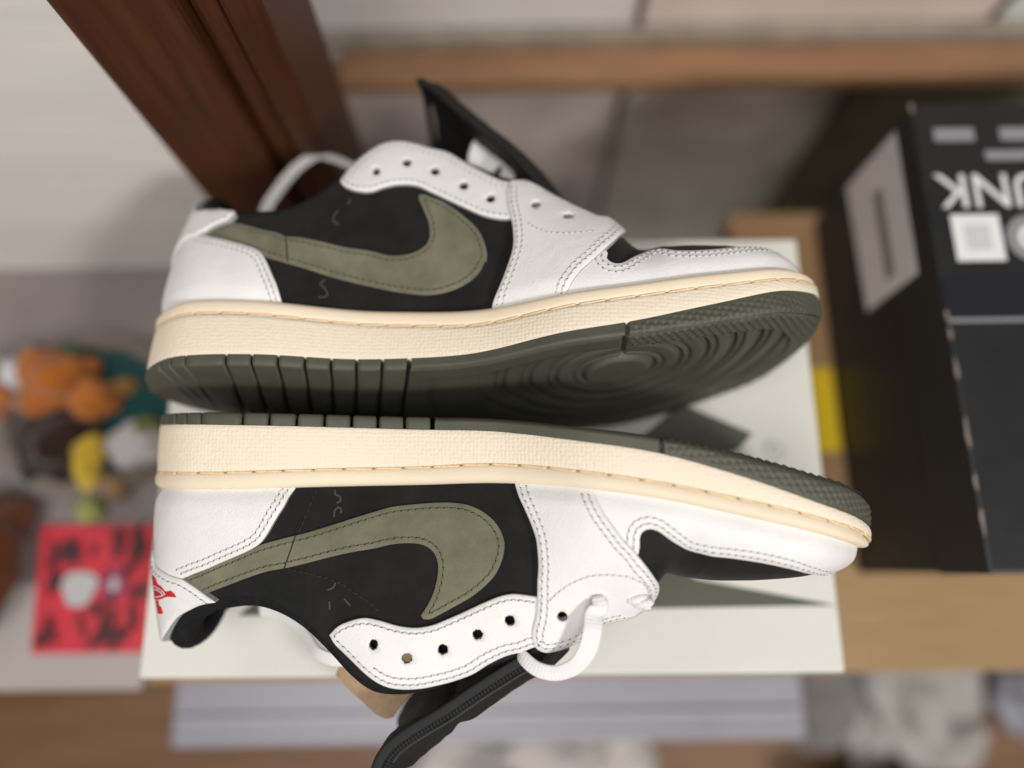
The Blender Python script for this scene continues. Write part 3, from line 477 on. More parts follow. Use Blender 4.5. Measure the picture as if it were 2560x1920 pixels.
def build_sole(s):
    yo, yg, yl, yb = yat(Y_TOP_OUTSOLE), yat(Y_GROOVE), yat(Y_LIP), yat(Y_BOT)
    seg = np.linalg.norm(np.roll(PLAN, -1, 0)-PLAN, axis=1); arc = np.r_[0, np.cumsum(seg)][:-1]
    # textured side wall
    fr = np.linspace(0, 1, 9); rings = [ring(6, yo+.2), ring(.35, yo+.12)] + [ring(.05+.5*(1-math.sin(math.pi*min(.5, t*.5+.25))) - .25*math.sin(math.pi*t), yo+.35+(yg-yo-.6)*t) for t in fr] + [ring(.5, yg-.05), ring(2.2, yg)]
    V, F = lathe_rings(rings); hs = np.stack([r[:, 1] for r in rings], 1)
    uv = np.stack([np.repeat(arc, len(rings)), hs.ravel()], 1)*.1
    s.obj('midsole_wall', V, F, M['foxing'], None, True, None, uv)
    # groove core and rolled lip
    V, F = lathe_rings([ring(1.5, yg-.6), ring(1.5, yg+1.6)]); g = s.obj('stitch_groove', V, F, M['groove'])
    t = np.linspace(0, 1, 12); lp = [ring(2.4, yg+.55)] + [ring(.55 - 1.15*math.sin(math.pi*q)**.8 + 2.3*max(0, q-.55)/.45*q, yg+.6+(yl-yg-.6)*(.5-.5*math.cos(math.pi*q))*1.0+.25*math.sin(math.pi*q)) for q in t] + [ring(4.5, yl+.1), ring(6.5, yl-.5)]
    tin = np.clip((PLAN[:, 0]-270)/30, 0, 1)*1.6; lp = [r-np.stack([PLAN_N[:, 0]*tin, 0*tin, PLAN_N[:, 1]*tin], 1) for r in lp]; V, F = lathe_rings(lp); s.obj('sole_lip', V, F, M['cream'])
    # long amber stitches lying in the groove
    tot = arc[-1]+seg[-1]; n = int(tot/11.6); V = []; F = []; sides = 6
    core = ring(1.0, yg+.35); st = np.vstack([core, core[:1]]); ac = np.r_[arc, tot]
    for i in range(n):
        c = i*tot/n; ts = np.linspace(.35, tot/n-.3, 16); 
        pts = np.stack([np.interp(c+ts, ac, st[:, k]) for k in range(3)], 1)
        nrm = np.stack([np.interp(c+ts, ac, np.r_[PLAN_N[:, k], PLAN_N[:1, k]]) for k in range(2)], 1)
        for k in range(16):
            e = min(k, 15-k); rad = .72*(.5 if e == 0 else 1)*(1+.16*(k % 2)); tilt = (k/15-.5)*.5; o_ = -.3 if e == 0 else .4
            for q in range(sides):
                a = q/sides*2*math.pi; V.append((pts[k, 0]+nrm[k, 0]*(o_+rad*math.cos(a)), pts[k, 1]+tilt+rad*math.sin(a), pts[k, 2]+nrm[k, 1]*(o_+rad*math.cos(a))))
        b = i*16*sides
        for k in range(15):
            for q in range(sides): F.append((b+k*sides+q, b+k*sides+(q+1) % sides, b+(k+1)*sides+(q+1) % sides, b+(k+1)*sides+q))
    o = s.obj('welt_stitching', V, F, M['amber'], g); o['kind'] = 'stuff'
    # plate under the treads
    xs = np.linspace(1.5, 304.5, 160); zl, zm = zspan(xs, 1.4); V = []; 
    for x, a, b in zip(xs, zl, zm):
        y = hermite(x, KX, Y_TOP_OUTSOLE)-1.4
        for w in np.linspace(0, 1, 9): V.append((x, y, a+(b-a)*w))
    F = grid_faces(160, 9); plate = s.obj('outsole_plate', V, F, M['rubber'])
    # heel tread: one block after the other
    edges = [(-1., 0.)] + GAPS
    for i in range(len(GAPS)):
        x0 = edges[i][0]+edges[i][1]/2; x1 = edges[i+1][0]-edges[i+1][1]/2
        xs = np.linspace(max(x0, .25), x1, 14 if i == 0 else 7)
        if i == 0: xs = .25+(x1-.25)*np.linspace(0, 1, 18)**2
        sk = lambda x, z: 16.*np.clip((x-16)/26, 0, 1)*np.clip((34-z)/78, 0, 1)
        def loop(ins, yof, shrink):
            xx = np.clip(xs, xs[0]+shrink, xs[-1]-shrink); zl, zm = zspan(xx, ins)
            y = hermite(xx, KX, Y_BOT); yt = hermite(xx, KX, Y_TOP_OUTSOLE); yy = y+yof*(yt-y)
            A = [(x-sk(x, z), yv, z) for x, yv, z in zip(xx, yy, zm)]; xl = xx-sk(xx, zl); zl = zspan(xl, ins)[0]; B = [(x, yv, z) for x, yv, z in zip(xl[::-1], yy[::-1], zl[::-1])]
            return A+B
        Ls = [loop(.1, 1.0, 0), loop(.0, .55, 0), loop(.25, .22, .08), loop(.75, .06, .3), loop(1.5, 0, .7)]
        n = len(Ls[0]); V = [p for l in Ls for p in l]; F = []
        for k in range(4):
            for q in range(n): F.append((k*n+q, (k+1)*n+q, (k+1)*n+(q+1) % n, k*n+(q+1) % n))
        h = n//2
        # bottom with two lengthwise rows lower in the middle
        F += [(4*n+q, 4*n+(n-1-q), 4*n+(n-2-q), 4*n+q+1) for q in range(h-1)]
        s.obj('tread_block', V, F, M['rubber'], plate, True)
    # front tread with pivot rings
    nx, nz = 330, 170; x0 = GAPS[-1][0]+1.0
    xs = x0+(305.2-x0)*(1-(1-np.linspace(0, 1, nx))**1.25); zl, zm = zspan(xs, .9)
    W = np.linspace(0, 1, nz); X = np.repeat(xs[:, None], nz, 1); Z = zl[:, None]+(zm-zl)[:, None]*W
    X = X-16.*np.clip((34-Z)/78, 0, 1)*(1-np.clip((X-x0)/45, 0, 1))**1.5; a_, b_ = zspan(X.ravel(), .9); Z = np.clip(Z, a_.reshape(X.shape), b_.reshape(X.shape))
    Y = hermite(X.ravel(), KX, Y_BOT).reshape(X.shape)
    bd = poly_dist(np.stack([X.ravel(), Z.ravel()], 1), PLAN).reshape(X.shape)
    px, pz, R0 = 212.0, 15.0, 14.0; rr = np.hypot(X-px, Z-pz); ss = lambda e0, e1, v: np.clip((v-e0)/(e1-e0), 0, 1)**2*(3-2*np.clip((v-e0)/(e1-e0), 0, 1))
    bw = 12.5+2.0*np.sin(X/40); inner = ss(bw-.6, bw+.6, bd)*ss(x0+3, x0+5, X); H = -1.1*inner
    k = np.mod(rr-R0, 11.3); g1 = np.exp(-((k-1.6)/1.1)**2); g2 = np.exp(-((k-5.2)/.9)**2); H -= inner*(1.9*g1+1.4*g2)*(rr > R0-1)*ss(150, 158, X)*(1-ss(284, 290, X))
    H += inner*(.9*(1-ss(R0-1.2, R0, rr)))
    slit = np.exp(-((X-211.4-.08*(40-Z))/.75)**2)*(Z > 26); H -= 3.2*slit*(bd < 24)
    star = cones(X, Z, 3.1, 1.1)*(1-inner)*ss(212.5, 214, X); H += star*ss(.5, 3, bd)
    Y2 = Y-H-1.0*(1-ss(0, 2.6, bd))*-1.0
    Vb = np.stack([X, Y2, Z], -1).reshape(-1, 3); Fb = grid_faces(nx, nz)[:, ::-1]
    o = s.obj('front_tread', Vb, Fb, M['rubber'], plate)
    # side wall of the front tread, smooth behind the slit and studded in front of it
    idx = np.arange(0, NOUT); fine = np.linspace(0, NOUT, 1500, endpoint=False); Pf = np.stack([np.interp(fine, np.arange(NOUT+1), np.r_[PLAN[:, k], PLAN[:1, k]]) for k in (0, 1)], 1); Nf = np.stack([np.interp(fine, np.arange(NOUT+1), np.r_[PLAN_N[:, k], PLAN_N[:1, k]]) for k in (0, 1)], 1)
    af = np.interp(fine, np.arange(NOUT+1), np.r_[arc, tot]); yo2 = hermite(Pf[:, 0], KX, Y_TOP_OUTSOLE); yb2 = hermite(Pf[:, 0], KX, Y_BOT)
    sel = Pf[:, 0] > x0; r0 = int(np.argmax(sel)); r1 = len(sel)-int(np.argmax(sel[::-1]))
    Pf, Nf, af, yo2, yb2 = Pf[r0:r1], Nf[r0:r1], af[r0:r1], yo2[r0:r1], yb2[r0:r1]; nr = 20; tt = np.linspace(0, 1, nr); V = []
    for i in range(len(Pf)):
        y = yo2[i]+.05+(yb2[i]+.70-yo2[i])*tt; ins = .15+.0*tt + .80*np.clip((tt-.72)/.28, 0, 1)**2
        stu = cones(np.full(nr, af[i]), y*1.0, 3.0, .75)*(1 if Pf[i, 0] > 213.5 else 0)*np.clip((1-tt)*6, 0, 1)*np.clip(tt*8-.6, 0, 1)
        cut = 2.6*math.exp(-((Pf[i, 0]-211.4)/.55)**2)
        d = -ins+stu-cut; V += [(Pf[i, 0]+Nf[i, 0]*q, yy, Pf[i, 1]+Nf[i, 1]*q) for q, yy in zip(d, y)]
    s.obj('front_tread_wall', V, grid_faces(len(Pf), nr)[:, ::-1], M['rubber'], plate)

def key_a(x, side=1):
    K, P, xs, aa = TOPS[0 if side > 0 else 1]; j0 = int(np.argmax(aa > 20)); return np.interp(x, xs[j0:], aa[j0:])

def build_upper(s):
    d = s.d; ey = [tuple(e) for e in d['eyelets']]
    # black nubuck body
    na, ns = 860, 84; aa = np.arange(na)/na*PERIM; fr = np.linspace(0, 1, ns); A = np.repeat(aa[:, None], ns, 1); wl = wall_len(aa)
    B = np.clip(fr*1.03-.03, None, 1)[None]*wl[:, None]; V = surf_ab(A.ravel(), np.clip(B, 0, None).ravel()); V[B.ravel() < 0, 1] -= 2.0
    F = grid_faces(na, ns, True); c = np.stack([A.ravel(), B.ravel()], 1); cen = c[F].mean(1); ok = np.ones(len(F), bool)
    for (ea, eb) in ey: ok &= np.hypot(cen[:, 0]-ea, cen[:, 1]-eb) > 1.9
    uv = c*.1; s.obj('upper_body', V, F[ok], M['black'], None, True, None, uv)
    # lining and insole
    n2 = 300; m2 = 24; a2 = np.arange(n2)/n2*PERIM; A = np.repeat(a2[:, None], m2, 1); B = (np.linspace(.0, 1, m2)[None]*wall_len(a2)[:, None])
    V = surf_ab(A.ravel(), B.ravel(), -2.6); Fl = grid_faces(n2, m2, True)[:, ::-1]; cl = np.stack([A.ravel(), B.ravel()], 1)[Fl].mean(1)
    for (ea, eb) in (ey[1:2] if s.mir else []): k_ = np.hypot(cl[:, 0]-ea, cl[:, 1]-eb) > 2.9; Fl = Fl[k_]; cl = cl[k_]
    s.obj('lining', V, Fl, M['lining'])
    xs = np.linspace(6, 298, 60); zl, zm = zspan(xs, 5.5); V = [(x, float(hermite(x, KX, Y_LIP))-1, a+(b-a)*w) for x, a, b in zip(xs, zl, zm) for w in np.linspace(0, 1, 5)]
    s.obj('insole', V, grid_faces(60, 5), M['insole'])
    # padded collar and bound throat edge
    am = key_a(207); al = key_a(207, -1); ca = np.linspace(-al, am, 460); T3 = top_point(ca); nrm = surf_ab(ca, wall_len(ca)-.7, 1.)-surf_ab(ca, wall_len(ca)-.7)
    xk = T3[:, 0]; rad = np.interp(xk, [5, 14, 30, 50, 75, 95, 115, 150, 207], [7.0, 6.8, 5.6, 4.0, 3.0, 2.3, 1.6, 1.1, .8] if s.mir else [6.0, 5.8, 4.4, 3.4, 2.8, 2.2, 1.6, 1.1, .8]); upk = np.interp(xk, [5, 14, 30, 50, 75, 95, 115, 207], [-3.6, -2.2, -.2, 1.0, 1.0, .5, .1, -.2] if s.mir else [-5.0, -3.5, -.3, 1.0, 1.0, .5, .1, -.2])
    ctr = T3 - nrm*(rad*.95)[:, None] + np.array([0, 1., 0])*upk[:, None]
    s.strip_tube('collar_padding', ctr, rad, M['lining'], sides=14, up=np.array([0, 1., .01]))
    mats_w = [M['white'], M['edge']]; wh = (M['thread'], M['hole'])
    def both(fn):
        fn(False); fn(True)
    # toe guard
    mud = [list(p) for p in d['mud']]; start = d['saddle'][-1 if s.mir else 12]; ca_ = A_TOE
    bt = float(np.interp(283.0 if s.mir else 284, surf_ab(np.full(200, ca_), np.linspace(0, wall_len(ca_), 200))[::-1, 0], np.linspace(0, float(wall_len(ca_)), 200)[::-1]))
    inner = [p for p in mud if p[0] < 290]; last = inner[-1]
    tail = [[last[0]+(ca_-last[0])*t, last[1]+(bt-last[1])*(t*t*(3-2*t))] for t in (.25, .5, .75)]
    med = [[start[0]-4, -1.5], [start[0]-4, 4], [inner[0][0]-9, inner[0][1]-5], [inner[0][0]-6, inner[0][1]+3]] + inner + tail + [[ca_, bt]]
    k = (PERIM-ca_)/ca_; mirr = [[2*ca_-(ca_-(ca_-a))*1.0, b] for a, b in med[-2::-1]]; mirr = [[ca_+(ca_-a)*k, b] for a, b in med[-2::-1]]
    poly = med+mirr; tg_ = s.panel('toe_guard', poly, 1.4, mats_w, puff=.25)
    edge_line = np.array(inner[0:1]+inner[1:]+tail+[[ca_, bt]]+[[ca_+(ca_-a)*k, b] for a, b in (inner+tail)[::-1]])
    E_ = spline(edge_line, .5); t_ = np.gradient(E_, axis=0); n_ = np.stack([t_[:, 1], -t_[:, 0]], 1); n_ /= np.linalg.norm(n_, axis=1)[:, None]
    for dd in (2.0, 4.3): s.stitches(E_+n_*dd, 1.62, tg_, *wh, zig=.15)
    # swoosh-shaped side stripe
    for mr in (False, True):
        sw = s.panel('side_stripe', d['swoosh'], 1.15, [M['olive'], M['olive']], mirror=mr, edge=.4)
        P = spline(np.array(d['swoosh']), .5, True); Q = inset_poly(P, 2.1); q = (poly_dist(Q, P) > 1.95) & inside(Q, P); Q = Q[q]
        brk = np.where(np.linalg.norm(np.diff(Q, axis=0), axis=1) > 6)[0]
        for part in np.split(Q, brk+1):
            if len(part) > 8: s.stitches(part if len(part) >= 400 else part, 1.17, sw, M['othread'], M['ohole'], mirror=mr, pitch=2.9, r=.27)
        if not mr: sl = spline(np.array(d['seam']), .5); P3 = surf_ab(sl[:, 0], sl[:, 1], 1.15); s.strip_tube('seam', P3, .28, M['bthread'], sw, sides=6)
    # heel counter
    cn = d['counter']; kk = (PERIM-A_TOE)/A_TOE; cc = [[cn[0][0]+.6, -1.5]]+cn; poly = cc+[[-a*kk, b] for a, b in cc[::-1]]
    hc = s.panel('heel_counter', poly, 2.2, mats_w, puff=.2)
    E_ = spline(np.array(cn), .5); t_ = np.gradient(E_, axis=0); n_ = np.stack([-t_[:, 1], t_[:, 0]], 1); n_ /= np.linalg.norm(n_, axis=1)[:, None]
    if n_[len(n_)//3, 0] > 0: n_ = -n_
    for dd in (1.9, 4.0): s.stitches(E_+n_*dd, 2.36, hc, *wh, zig=.12); s.stitches(E_+n_*dd, 2.36, hc, *wh, zig=.12, mirror=True)
    # heel tab with red emblem
    lo = sorted(d['tab_low'], key=lambda p: p[0]); top = [list(p) for p in d['tab_top']]
    lo = [p for p in lo if p[0] > 8]; b_lo = 25.5
    med = [[0, b_lo], [8, b_lo+.4]]+[p for p in lo if p[0] > 12]; up_ = [p for p in top if p[0] > 10]
    if up_[0][0] < med[-1][0]-.5 or len(up_) < 4: pass
    tp = med+up_+[[8, float(wall_len(8))-.3], [0, float(wall_len(0))-.3]]
    full = tp+[[-a*kk, b] for a, b in tp[-2:0:-1]]
    ht = s.panel('heel_tab', full, 3.4, mats_w, puff=.2)
    E_ = spline(np.array(med), .5); t_ = np.gradient(E_, axis=0); n_ = np.stack([-t_[:, 1], t_[:, 0]], 1); n_ /= np.linalg.norm(n_, axis=1)[:, None]
    s.stitches((E_+n_*2.2)[6:-6], 3.55, ht, *wh); s.stitches((E_+n_*2.2)[6:-6], 3.55, ht, *wh, mirror=True)
    # emblem: spread wings over a ball, in red thread
    for mr in ((False, True) if s.mir else ()):
        for nm_, poly in EMBLEM: em_ = s.panel(nm_, poly, 3.82, [M['red'], M['red']], parent=ht, mirror=mr, edge=.15, step=.6, fine=1.6)
        for ln in EMBLEM_LINES:
            q_ = np.array(ln)*(np.array([-kk, 1.]) if mr else 1.); q_ = spline(q_, .5); s.strip_tube('emblem_line', surf_ab(q_[:, 0], q_[:, 1], 4.0), .26, M['thread'], ht, sides=6)
    # eyestay and midfoot overlay
    for mr in (False, True):
        es = s.panel('eyestay', d['eyestay'], 1.9, mats_w, holes=[(a, b, 2.0) for a, b in ey[:5]], mirror=mr, puff=.15)
        P = spline(np.array(d['eyestay']), .5, True)
        sad = np.array(d['saddle']); 
        for dd in (2.0, 4.4):
            Q = inset_poly(P, dd); q = (poly_dist(Q, P) > dd*.93) & inside(Q, P) & ~inside(Q, sad); Q = Q[q]
            brk = np.where(np.linalg.norm(np.diff(Q, axis=0), axis=1) > 4)[0]
            for part in np.split(Q, brk+1):
                if dd > 3:      # second row only along the free throat edge
                    part = part[part[:, 1] > wall_len(part[:, 0])-9.5]
                if len(part) > 10: s.stitches(part, 2.06, es, *wh, mirror=mr, zig=.1)
    for mr in (False, True):
        sd = s.panel('midfoot_overlay', d['saddle_poly'], 3.1, mats_w, holes=[(a, b, 2.0) for a, b in ey[5:]], mirror=mr, puff=.3)
        for ln in d['saddle_lines']: s.stitches(ln, 3.28, sd, *wh, mirror=mr)
        s.stitches(d['arc'], 3.36, sd, *wh, mirror=mr, pitch=2.4, length=2.0, r=.25)
    # faint embossed marks and seams on the quarter
    for mk in d['marks']:
        l = spline(np.array(mk), .5, corner=170); s.strip_tube('quarter_mark', surf_ab(l[:, 0], l[:, 1], .05), .42, M['mark'], sides=6)
    for q in d['qseam']: s.stitches(q, .08, s.root, M['bthread'], M['bthread'], name='quarter_seam', pitch=2.6, r=.22)

def tongue(s, edge, half_w, thick, arch, tipfat=0.):
    """padded tongue: edge = its inner (medial) edge line, the sheet runs across the shoe"""
    E_ = spline(np.array(edge)[:, :2], 1.5, corner=170); n = len(E_); t = np.gradient(E_, axis=0); t /= np.linalg.norm(t, axis=1)[:, None]; nn = np.stack([-t[:, 1], t[:, 0]], 1)
    sgn = 1 if (nn[n//2] @ np.array([1., 1.])) > 0 else -1; nn = nn*sgn          # outer side of the tongue
    ac = np.r_[0, np.cumsum(np.linalg.norm(np.diff(E_, axis=0), axis=1))]; total = ac[-1]
    m = 40; V = []; uv = []
    zc = edge[0][2]; ang = np.linspace(0, 2*math.pi, m, endpoint=False)
    for i in range(n):
        tip = min(1, (total-ac[i])/6.0); rd = math.sqrt(max(0.02, 1-(1-tip)**2)); wid = half_w*(.86+.14*rd); th = thick*(.45+.55*rd)*(1+tipfat*(ac[i]/total)**3)*(1+.035*math.sin(ac[i]*.21)+.02*math.sin(ac[i]*.6+1)-.30*math.exp(-((ac[i]/total-.60)/.035)**2))
        for a in ang:
            c = math.copysign(abs(math.cos(a))**.55, math.cos(a)); d_ = math.copysign(abs(math.sin(a))**.75, math.sin(a))
            z = wid*c; bow = arch*(1-(c)**2); pf = th*.5*d_*(1-.18*math.cos(z*.5+ac[i]*.15)*.4)
            q = E_[i]+nn[i]*(bow+pf); V.append((q[0], q[1], zc-half_w+z)); uv.append((ac[i]*.1, (a*half_w/2)*.1))
    i, j = np.meshgrid(np.arange(n-1), np.arange(m), indexing='ij'); i = i.ravel(); j = j.ravel(); j2 = (j+1) % m
    F = [tuple(x) for x in np.stack([i*m+j, (i+1)*m+j, (i+1)*m+j2, i*m+j2], 1)]; F.append(tuple(range(m))); F.append(tuple((n-1)*m+q for q in range(m))[::-1])
    if sgn < 0: F = [f[::-1] for f in F]
    tg = s.obj('tongue', V, F, M['nylon'], None, True, None, uv)
    # ribbed binding along the edge and round the tip
    off = thick*.20
    P = [(e[0]-q[0]*off, e[1]-q[1]*off, zc+.6) for e, q in zip(E_, nn)]
    e = E_[-1]+t[-1]*1.2; P += [(e[0], e[1], zc-3), (e[0]+.6, e[1]+.4, zc-9), (e[0]+.8, e[1]+.6, zc-half_w), (e[0], e[1], zc-2*half_w+6)]
    P = spline(np.array(P), 1.2, corner=170); s.strip_tube('tongue_binding', P, None, M['binding'], tg, sides=12, flat=(thick*.19, 1.5), up=np.array([.0, .0, 1.]), uvscale=.9)
    P2 = [(e[0]+q[0]*thick*.24, e[1]+q[1]*thick*.24, zc-1.1) for e, q in zip(E_[:-4], nn[:-4])]; s.strip_tube('tongue_piping', spline(np.array(P2), 1.5, corner=170), 1.0, M['bthread'], tg, sides=8)
    return tg
def to_world(s, V):
    V = np.array(V, float)*.001
    if s.mir: V[:, 1] *= -1
    bpy.context.view_layer.update(); Mw = s.root.matrix_world
    return [tuple(Mw @ Vector(v)) for v in V]
# ================================================================ the setting
BOXZ = .118
wood_tan = mat('tan_table_wood', (.33,.205,.10), .55, .35, .10, 14, stretch=(1.2, 9, 1), detail=5)
wood_dark = mat('dark_brown_wood', (.070,.022,.0075), .5, .3, .35, 12, stretch=(14, 14, 1.2), detail=5)
wood_rail = mat('orange_brown_wood', (.29,.155,.08), .5, .35, .25, 9, stretch=(1.2, 14, 14), detail=5)
M['wash'] = mat('pale_wood_grain_panel', (.77,.735,.69), .6, .3, .05, 7, stretch=(1, 3, 9), detail=5)
M['greymat'] = mat('grey_shelf_liner', (.20,.17,.16), .6, .3, .15, 18)
M['greymat2'] = mat('pale_grey_liner', (.38,.34,.32), .55, .3, .06, 14)
table = box('table_top', (-.235, -.062, -.030), (.1615, .186, 0), wood_tan, bevel=.002); tag(table, kind='structure')
leaf = box('table_leaf', (.162, -.062, -.030), (.75, .258, -.0002), wood_tan, bevel=.002); tag(leaf, kind='structure')
lower = box('lower_shelf', (-1.2, -.9, -.36), (1.2, .30, -.33), mat('brown_shelf_wood', (.17,.085,.038), .5, .4, .3, 8, stretch=(1, 8, 1)), bevel=.002); tag(lower, kind='structure')
side_shelf = box('side_shelf', (-.75, -.066, -.020), (-.236, .2212, -.0005), M['greymat'], bevel=.002); tag(side_shelf, kind='structure')
box('wall_panel', (-.9, .2214, -.2), (-.150, .234, .75), M['wash'], None, 0); tag(bpy.data.objects['wall_panel'], kind='structure')
# dark wooden post with two faces and a groove
post = empty('wooden_post', (-.13, .24, 0)); tag(post, 'dark brown wooden post rising behind the heel of the far sneaker', 'post')
def world_part(name, lo, hi, m, parent, bevel=.001):
    o = box(name, lo, hi, m, None, bevel); o.parent = parent; o.matrix_parent_inverse = Matrix.Translation(-Vector(parent.location)); return o
world_part('post_front', (-.1805, .2195, -.05), (-.130, .27, .80), wood_dark, post, .003)
world_part('post_moulding', (-.1295, .2265, -.05), (-.116, .27, .80), wood_dark, post, .004)
world_part('post_return', (-.1155, .223, -.05), (-.0985, .285, .80), wood_dark, post, .003)
# cabinet of frosted panes behind, with its rail
cab = empty('glazed_cabinet', (.1, .406, -.52)); tag(cab, 'glazed cabinet front of frosted panes with brown wooden rail behind the boxes', 'cabinet')
def pane(name, c1, c2, sc, lo, hi, rough=.35):
    m = mat(name+'_tint', c1, rough, .4, 0, sc, col2=c2, detail=1.5); return world_part('pane', lo, hi, m, cab, .0008)
pane('pink', (.66,.53,.475), (.76,.64,.58), 10, (.1025, .406, .0215), (.3660, .414, .32))
pane('pale', (.72,.67,.64), (.80,.76,.73), 12, (-.260, .406, .0215), (.0970, .414, .32))
pane('mint', (.64,.67,.61), (.74,.78,.72), 10, (.3720, .406, .0215), (.70, .414, .32))
pane('grey_beige', (.50,.43,.33), (.80,.72,.60), 11, (.1040, .406, -.52), (.3660, .414, -.0185))
pane('mauve', (.48,.40,.37), (.80,.70,.62), 11, (-.260, .406, -.52), (.0995, .414, -.0185))
pane('olive', (.16,.14,.08), (.30,.26,.17), 13, (.3710, .406, -.52), (.70, .414, -.0185))
world_part('mullion', (.0975, .402, -.52), (.1020, .417, .32), mat('grey_brown_seal', (.14,.105,.085), .6), cab, .0005)
world_part('mullion', (.3665, .402, -.52), (.3705, .417, .32), bpy.data.materials['grey_brown_seal'], cab, .0005)
world_part('sill', (-.140, .396, .0078), (.70, .4055, .0210), mat('dusty_sill', (.30,.255,.21), .7, .3, .2, 30), cab, .001)
world_part('rail', (-.131, .367, -.0080), (.84, .4015, .0074), wood_rail, cab, .003)
# flat case filling the dark zone beside the black box
drk = box('dark_green_slab', (.285, .372, -.50), (.62, .395, -.012), mat('dark_green_slab_cloth', (.085,.078,.042), .7, .3, .4, 20), None, .004); tag(drk, 'dark green flat case standing behind the black box below the rail', 'case')
# ---------------------------------------------------------------- shoe box
cream_card = mat('cream_box_card', (.67,.665,.60), .55, .35, .02, 14, .35, 22, .004)
olive_print = mat('olive_box_print', (.095,.10,.075), .6, .3, .05, 60)
sb = empty('shoe_box', (-.0112, .0675, 0)); sb.rotation_euler[2] = math.radians(-.29); tag(sb, 'cream shoe box with olive print carrying both sneakers', 'shoe box')
def box_part(name, lo, hi, m, bevel=.0012):
    o = box(name, lo, hi, m, sb, bevel, 3); return o
bw, bd = .3416/2, .2277/2
box_part('box_body', (-bw+.003, -bd+.003, .001), (bw-.003, bd-.003, .100), cream_card)
box_part('lid', (-bw, -bd, .062), (bw, bd, BOXZ), cream_card, .0016)
def flat_poly(name, P, z, m, parent, t=.00025):
    n = len(P); V = [(x, y, z) for x, y in P]+[(x, y, z-t) for x, y in P]; F = [tuple(range(n))]+[(i, n+i, n+(i+1) % n, (i+1) % n) for i in range(n)]
    if area2(np.array(P)) < 0: F = [f[::-1] for f in F]
    return mesh_obj(name, V, F, m, parent, False)
flat_poly('olive_print', [[-0.1245, -0.0851], [0.1697, -0.0826], [0.1017, -0.0696], [0.0551, -0.0401], [0.128, -0.0047], [0.1363, 0.0036], [0.0996, 0.0202], [0.0775, 0.0018], [-0.0059, -0.0193], [-0.1054, -0.0682]], BOXZ+.0003, olive_print, sb)
REG = (0.1467, -0.0051)
def text_part(name, body, size, loc, rot, m, parent, depth=.00008):
    cu = bpy.data.curves.new(name, 'FONT'); cu.body = body; cu.size = size; cu.extrude = depth; cu.align_x = 'CENTER'; cu.align_y = 'CENTER'; cu.resolution_u = 3
    o = bpy.data.objects.new(name+'_tmp', cu); C.objects.link(o); bpy.context.view_layer.update()
    me = bpy.data.meshes.new_from_object(o.evaluated_get(bpy.context.evaluated_depsgraph_get())); C.objects.unlink(o); bpy.data.objects.remove(o); bpy.data.curves.remove(cu)
    me.materials.clear(); me.materials.append(m); q = bpy.data.objects.new(name, me); C.objects.link(q); q.location = loc; q.rotation_euler = rot; q.parent = parent; return q
grey_ink = mat('grey_ink', (.30,.30,.28), .6)
def ring_part(name, x, y, z, r0, r1, m, parent, n=40):
    V = []; F = []
    for i in range(n):
        a = i/n*2*math.pi; V += [(x+r0*math.cos(a), y+r0*math.sin(a), z), (x+r1*math.cos(a), y+r1*math.sin(a), z)]
    for i in range(n): j = (i+1) % n; F.append((2*i, 2*i+1, 2*j+1, 2*j))
    return mesh_obj(name, V, F, m, parent, False)
ring_part('registered_ring', REG[0], REG[1], BOXZ+.0003, .0048, .0054, grey_ink, sb)
text_part('registered_letter', 'R', .0062, (REG[0], REG[1], BOXZ+.0003), (0, 0, 0), grey_ink, sb)
# ---------------------------------------------------------------- black box on the right
blackcard = mat('black_box_card', (.0145,.0145,.0152), .45, .4, .10, 40, .15, 900, .0003)
blackgloss = mat('black_gloss_band', (.016,.016,.019), .22, .5)
whiteink = mat('white_ink', (.74,.74,.74), .55); greyink2 = mat('pale_grey_ink', (.24,.24,.25), .6)
bb = empty('black_box', (.34, .123, 0)); tag(bb, 'black cardboard box with white lettering to the right of the sneakers', 'box')
def bpart(name, lo, hi, m, bevel=.0): o = box(name, lo, hi, m, None, bevel); o.parent = bb; o.matrix_parent_inverse = Matrix.Translation(-bb.location); return o
bpart('box_body', (.2235, -.001, .0005), (.46, .249, .095), blackcard, .0012)
bpart('lid', (.2225, -.002, .0955), (.461, .250, .140), blackcard, .0016)
bpart('gloss_band', (.2232, .1265, .1398), (.460, .1475, .1403), blackgloss)
bpart('band_line', (.2232, .1225, .1398), (.460, .1245, .1403), greyink2)
def bplane(name, P, m, z=.1405): o = flat_poly(name, P, z, m, None); o.parent = bb; o.matrix_parent_inverse = Matrix.Translation(-bb.location); return o
bplane('print_bar', [(.2325,.2265),(.2545,.2265),(.2545,.2345),(.2325,.2345)], greyink2)
bplane('print_bar', [(.2685,.2265),(.2905,.2265),(.2905,.2345),(.2685,.2345)], greyink2)
bplane('print_bar', [(.2585,.2145),(.3005,.2145),(.3005,.2205),(.2585,.2205)], greyink2)
bplane('label_square', [(.2335,.156),(.2590,.156),(.2590,.1825),(.2335,.1825)], whiteink)
bplane('label_field', [(.2400,.162),(.2530,.162),(.2530,.1765),(.2400,.1765)], mat('pale_label_grey', (.55,.55,.555), .6), .1408)
o = ring_part('round_mark', .2745, .1685, .1406, .0, .0135, greyink2, None); o.parent = bb; o.matrix_parent_inverse = Matrix.Translation(-bb.location)
o = ring_part('round_mark_ring', .2745, .1685, .1409, .0045, .0075, whiteink, None); o.parent = bb; o.matrix_parent_inverse = Matrix.Translation(-bb.location)
tx = text_part('lettering', 'UNK', .0285, (.2585, .1975, .1406), (0, 0, math.pi), whiteink, None, .0003); tx.parent = bb; tx.matrix_parent_inverse = Matrix.Translation(-bb.location); tx.scale = (1.0, 1.0, 1)
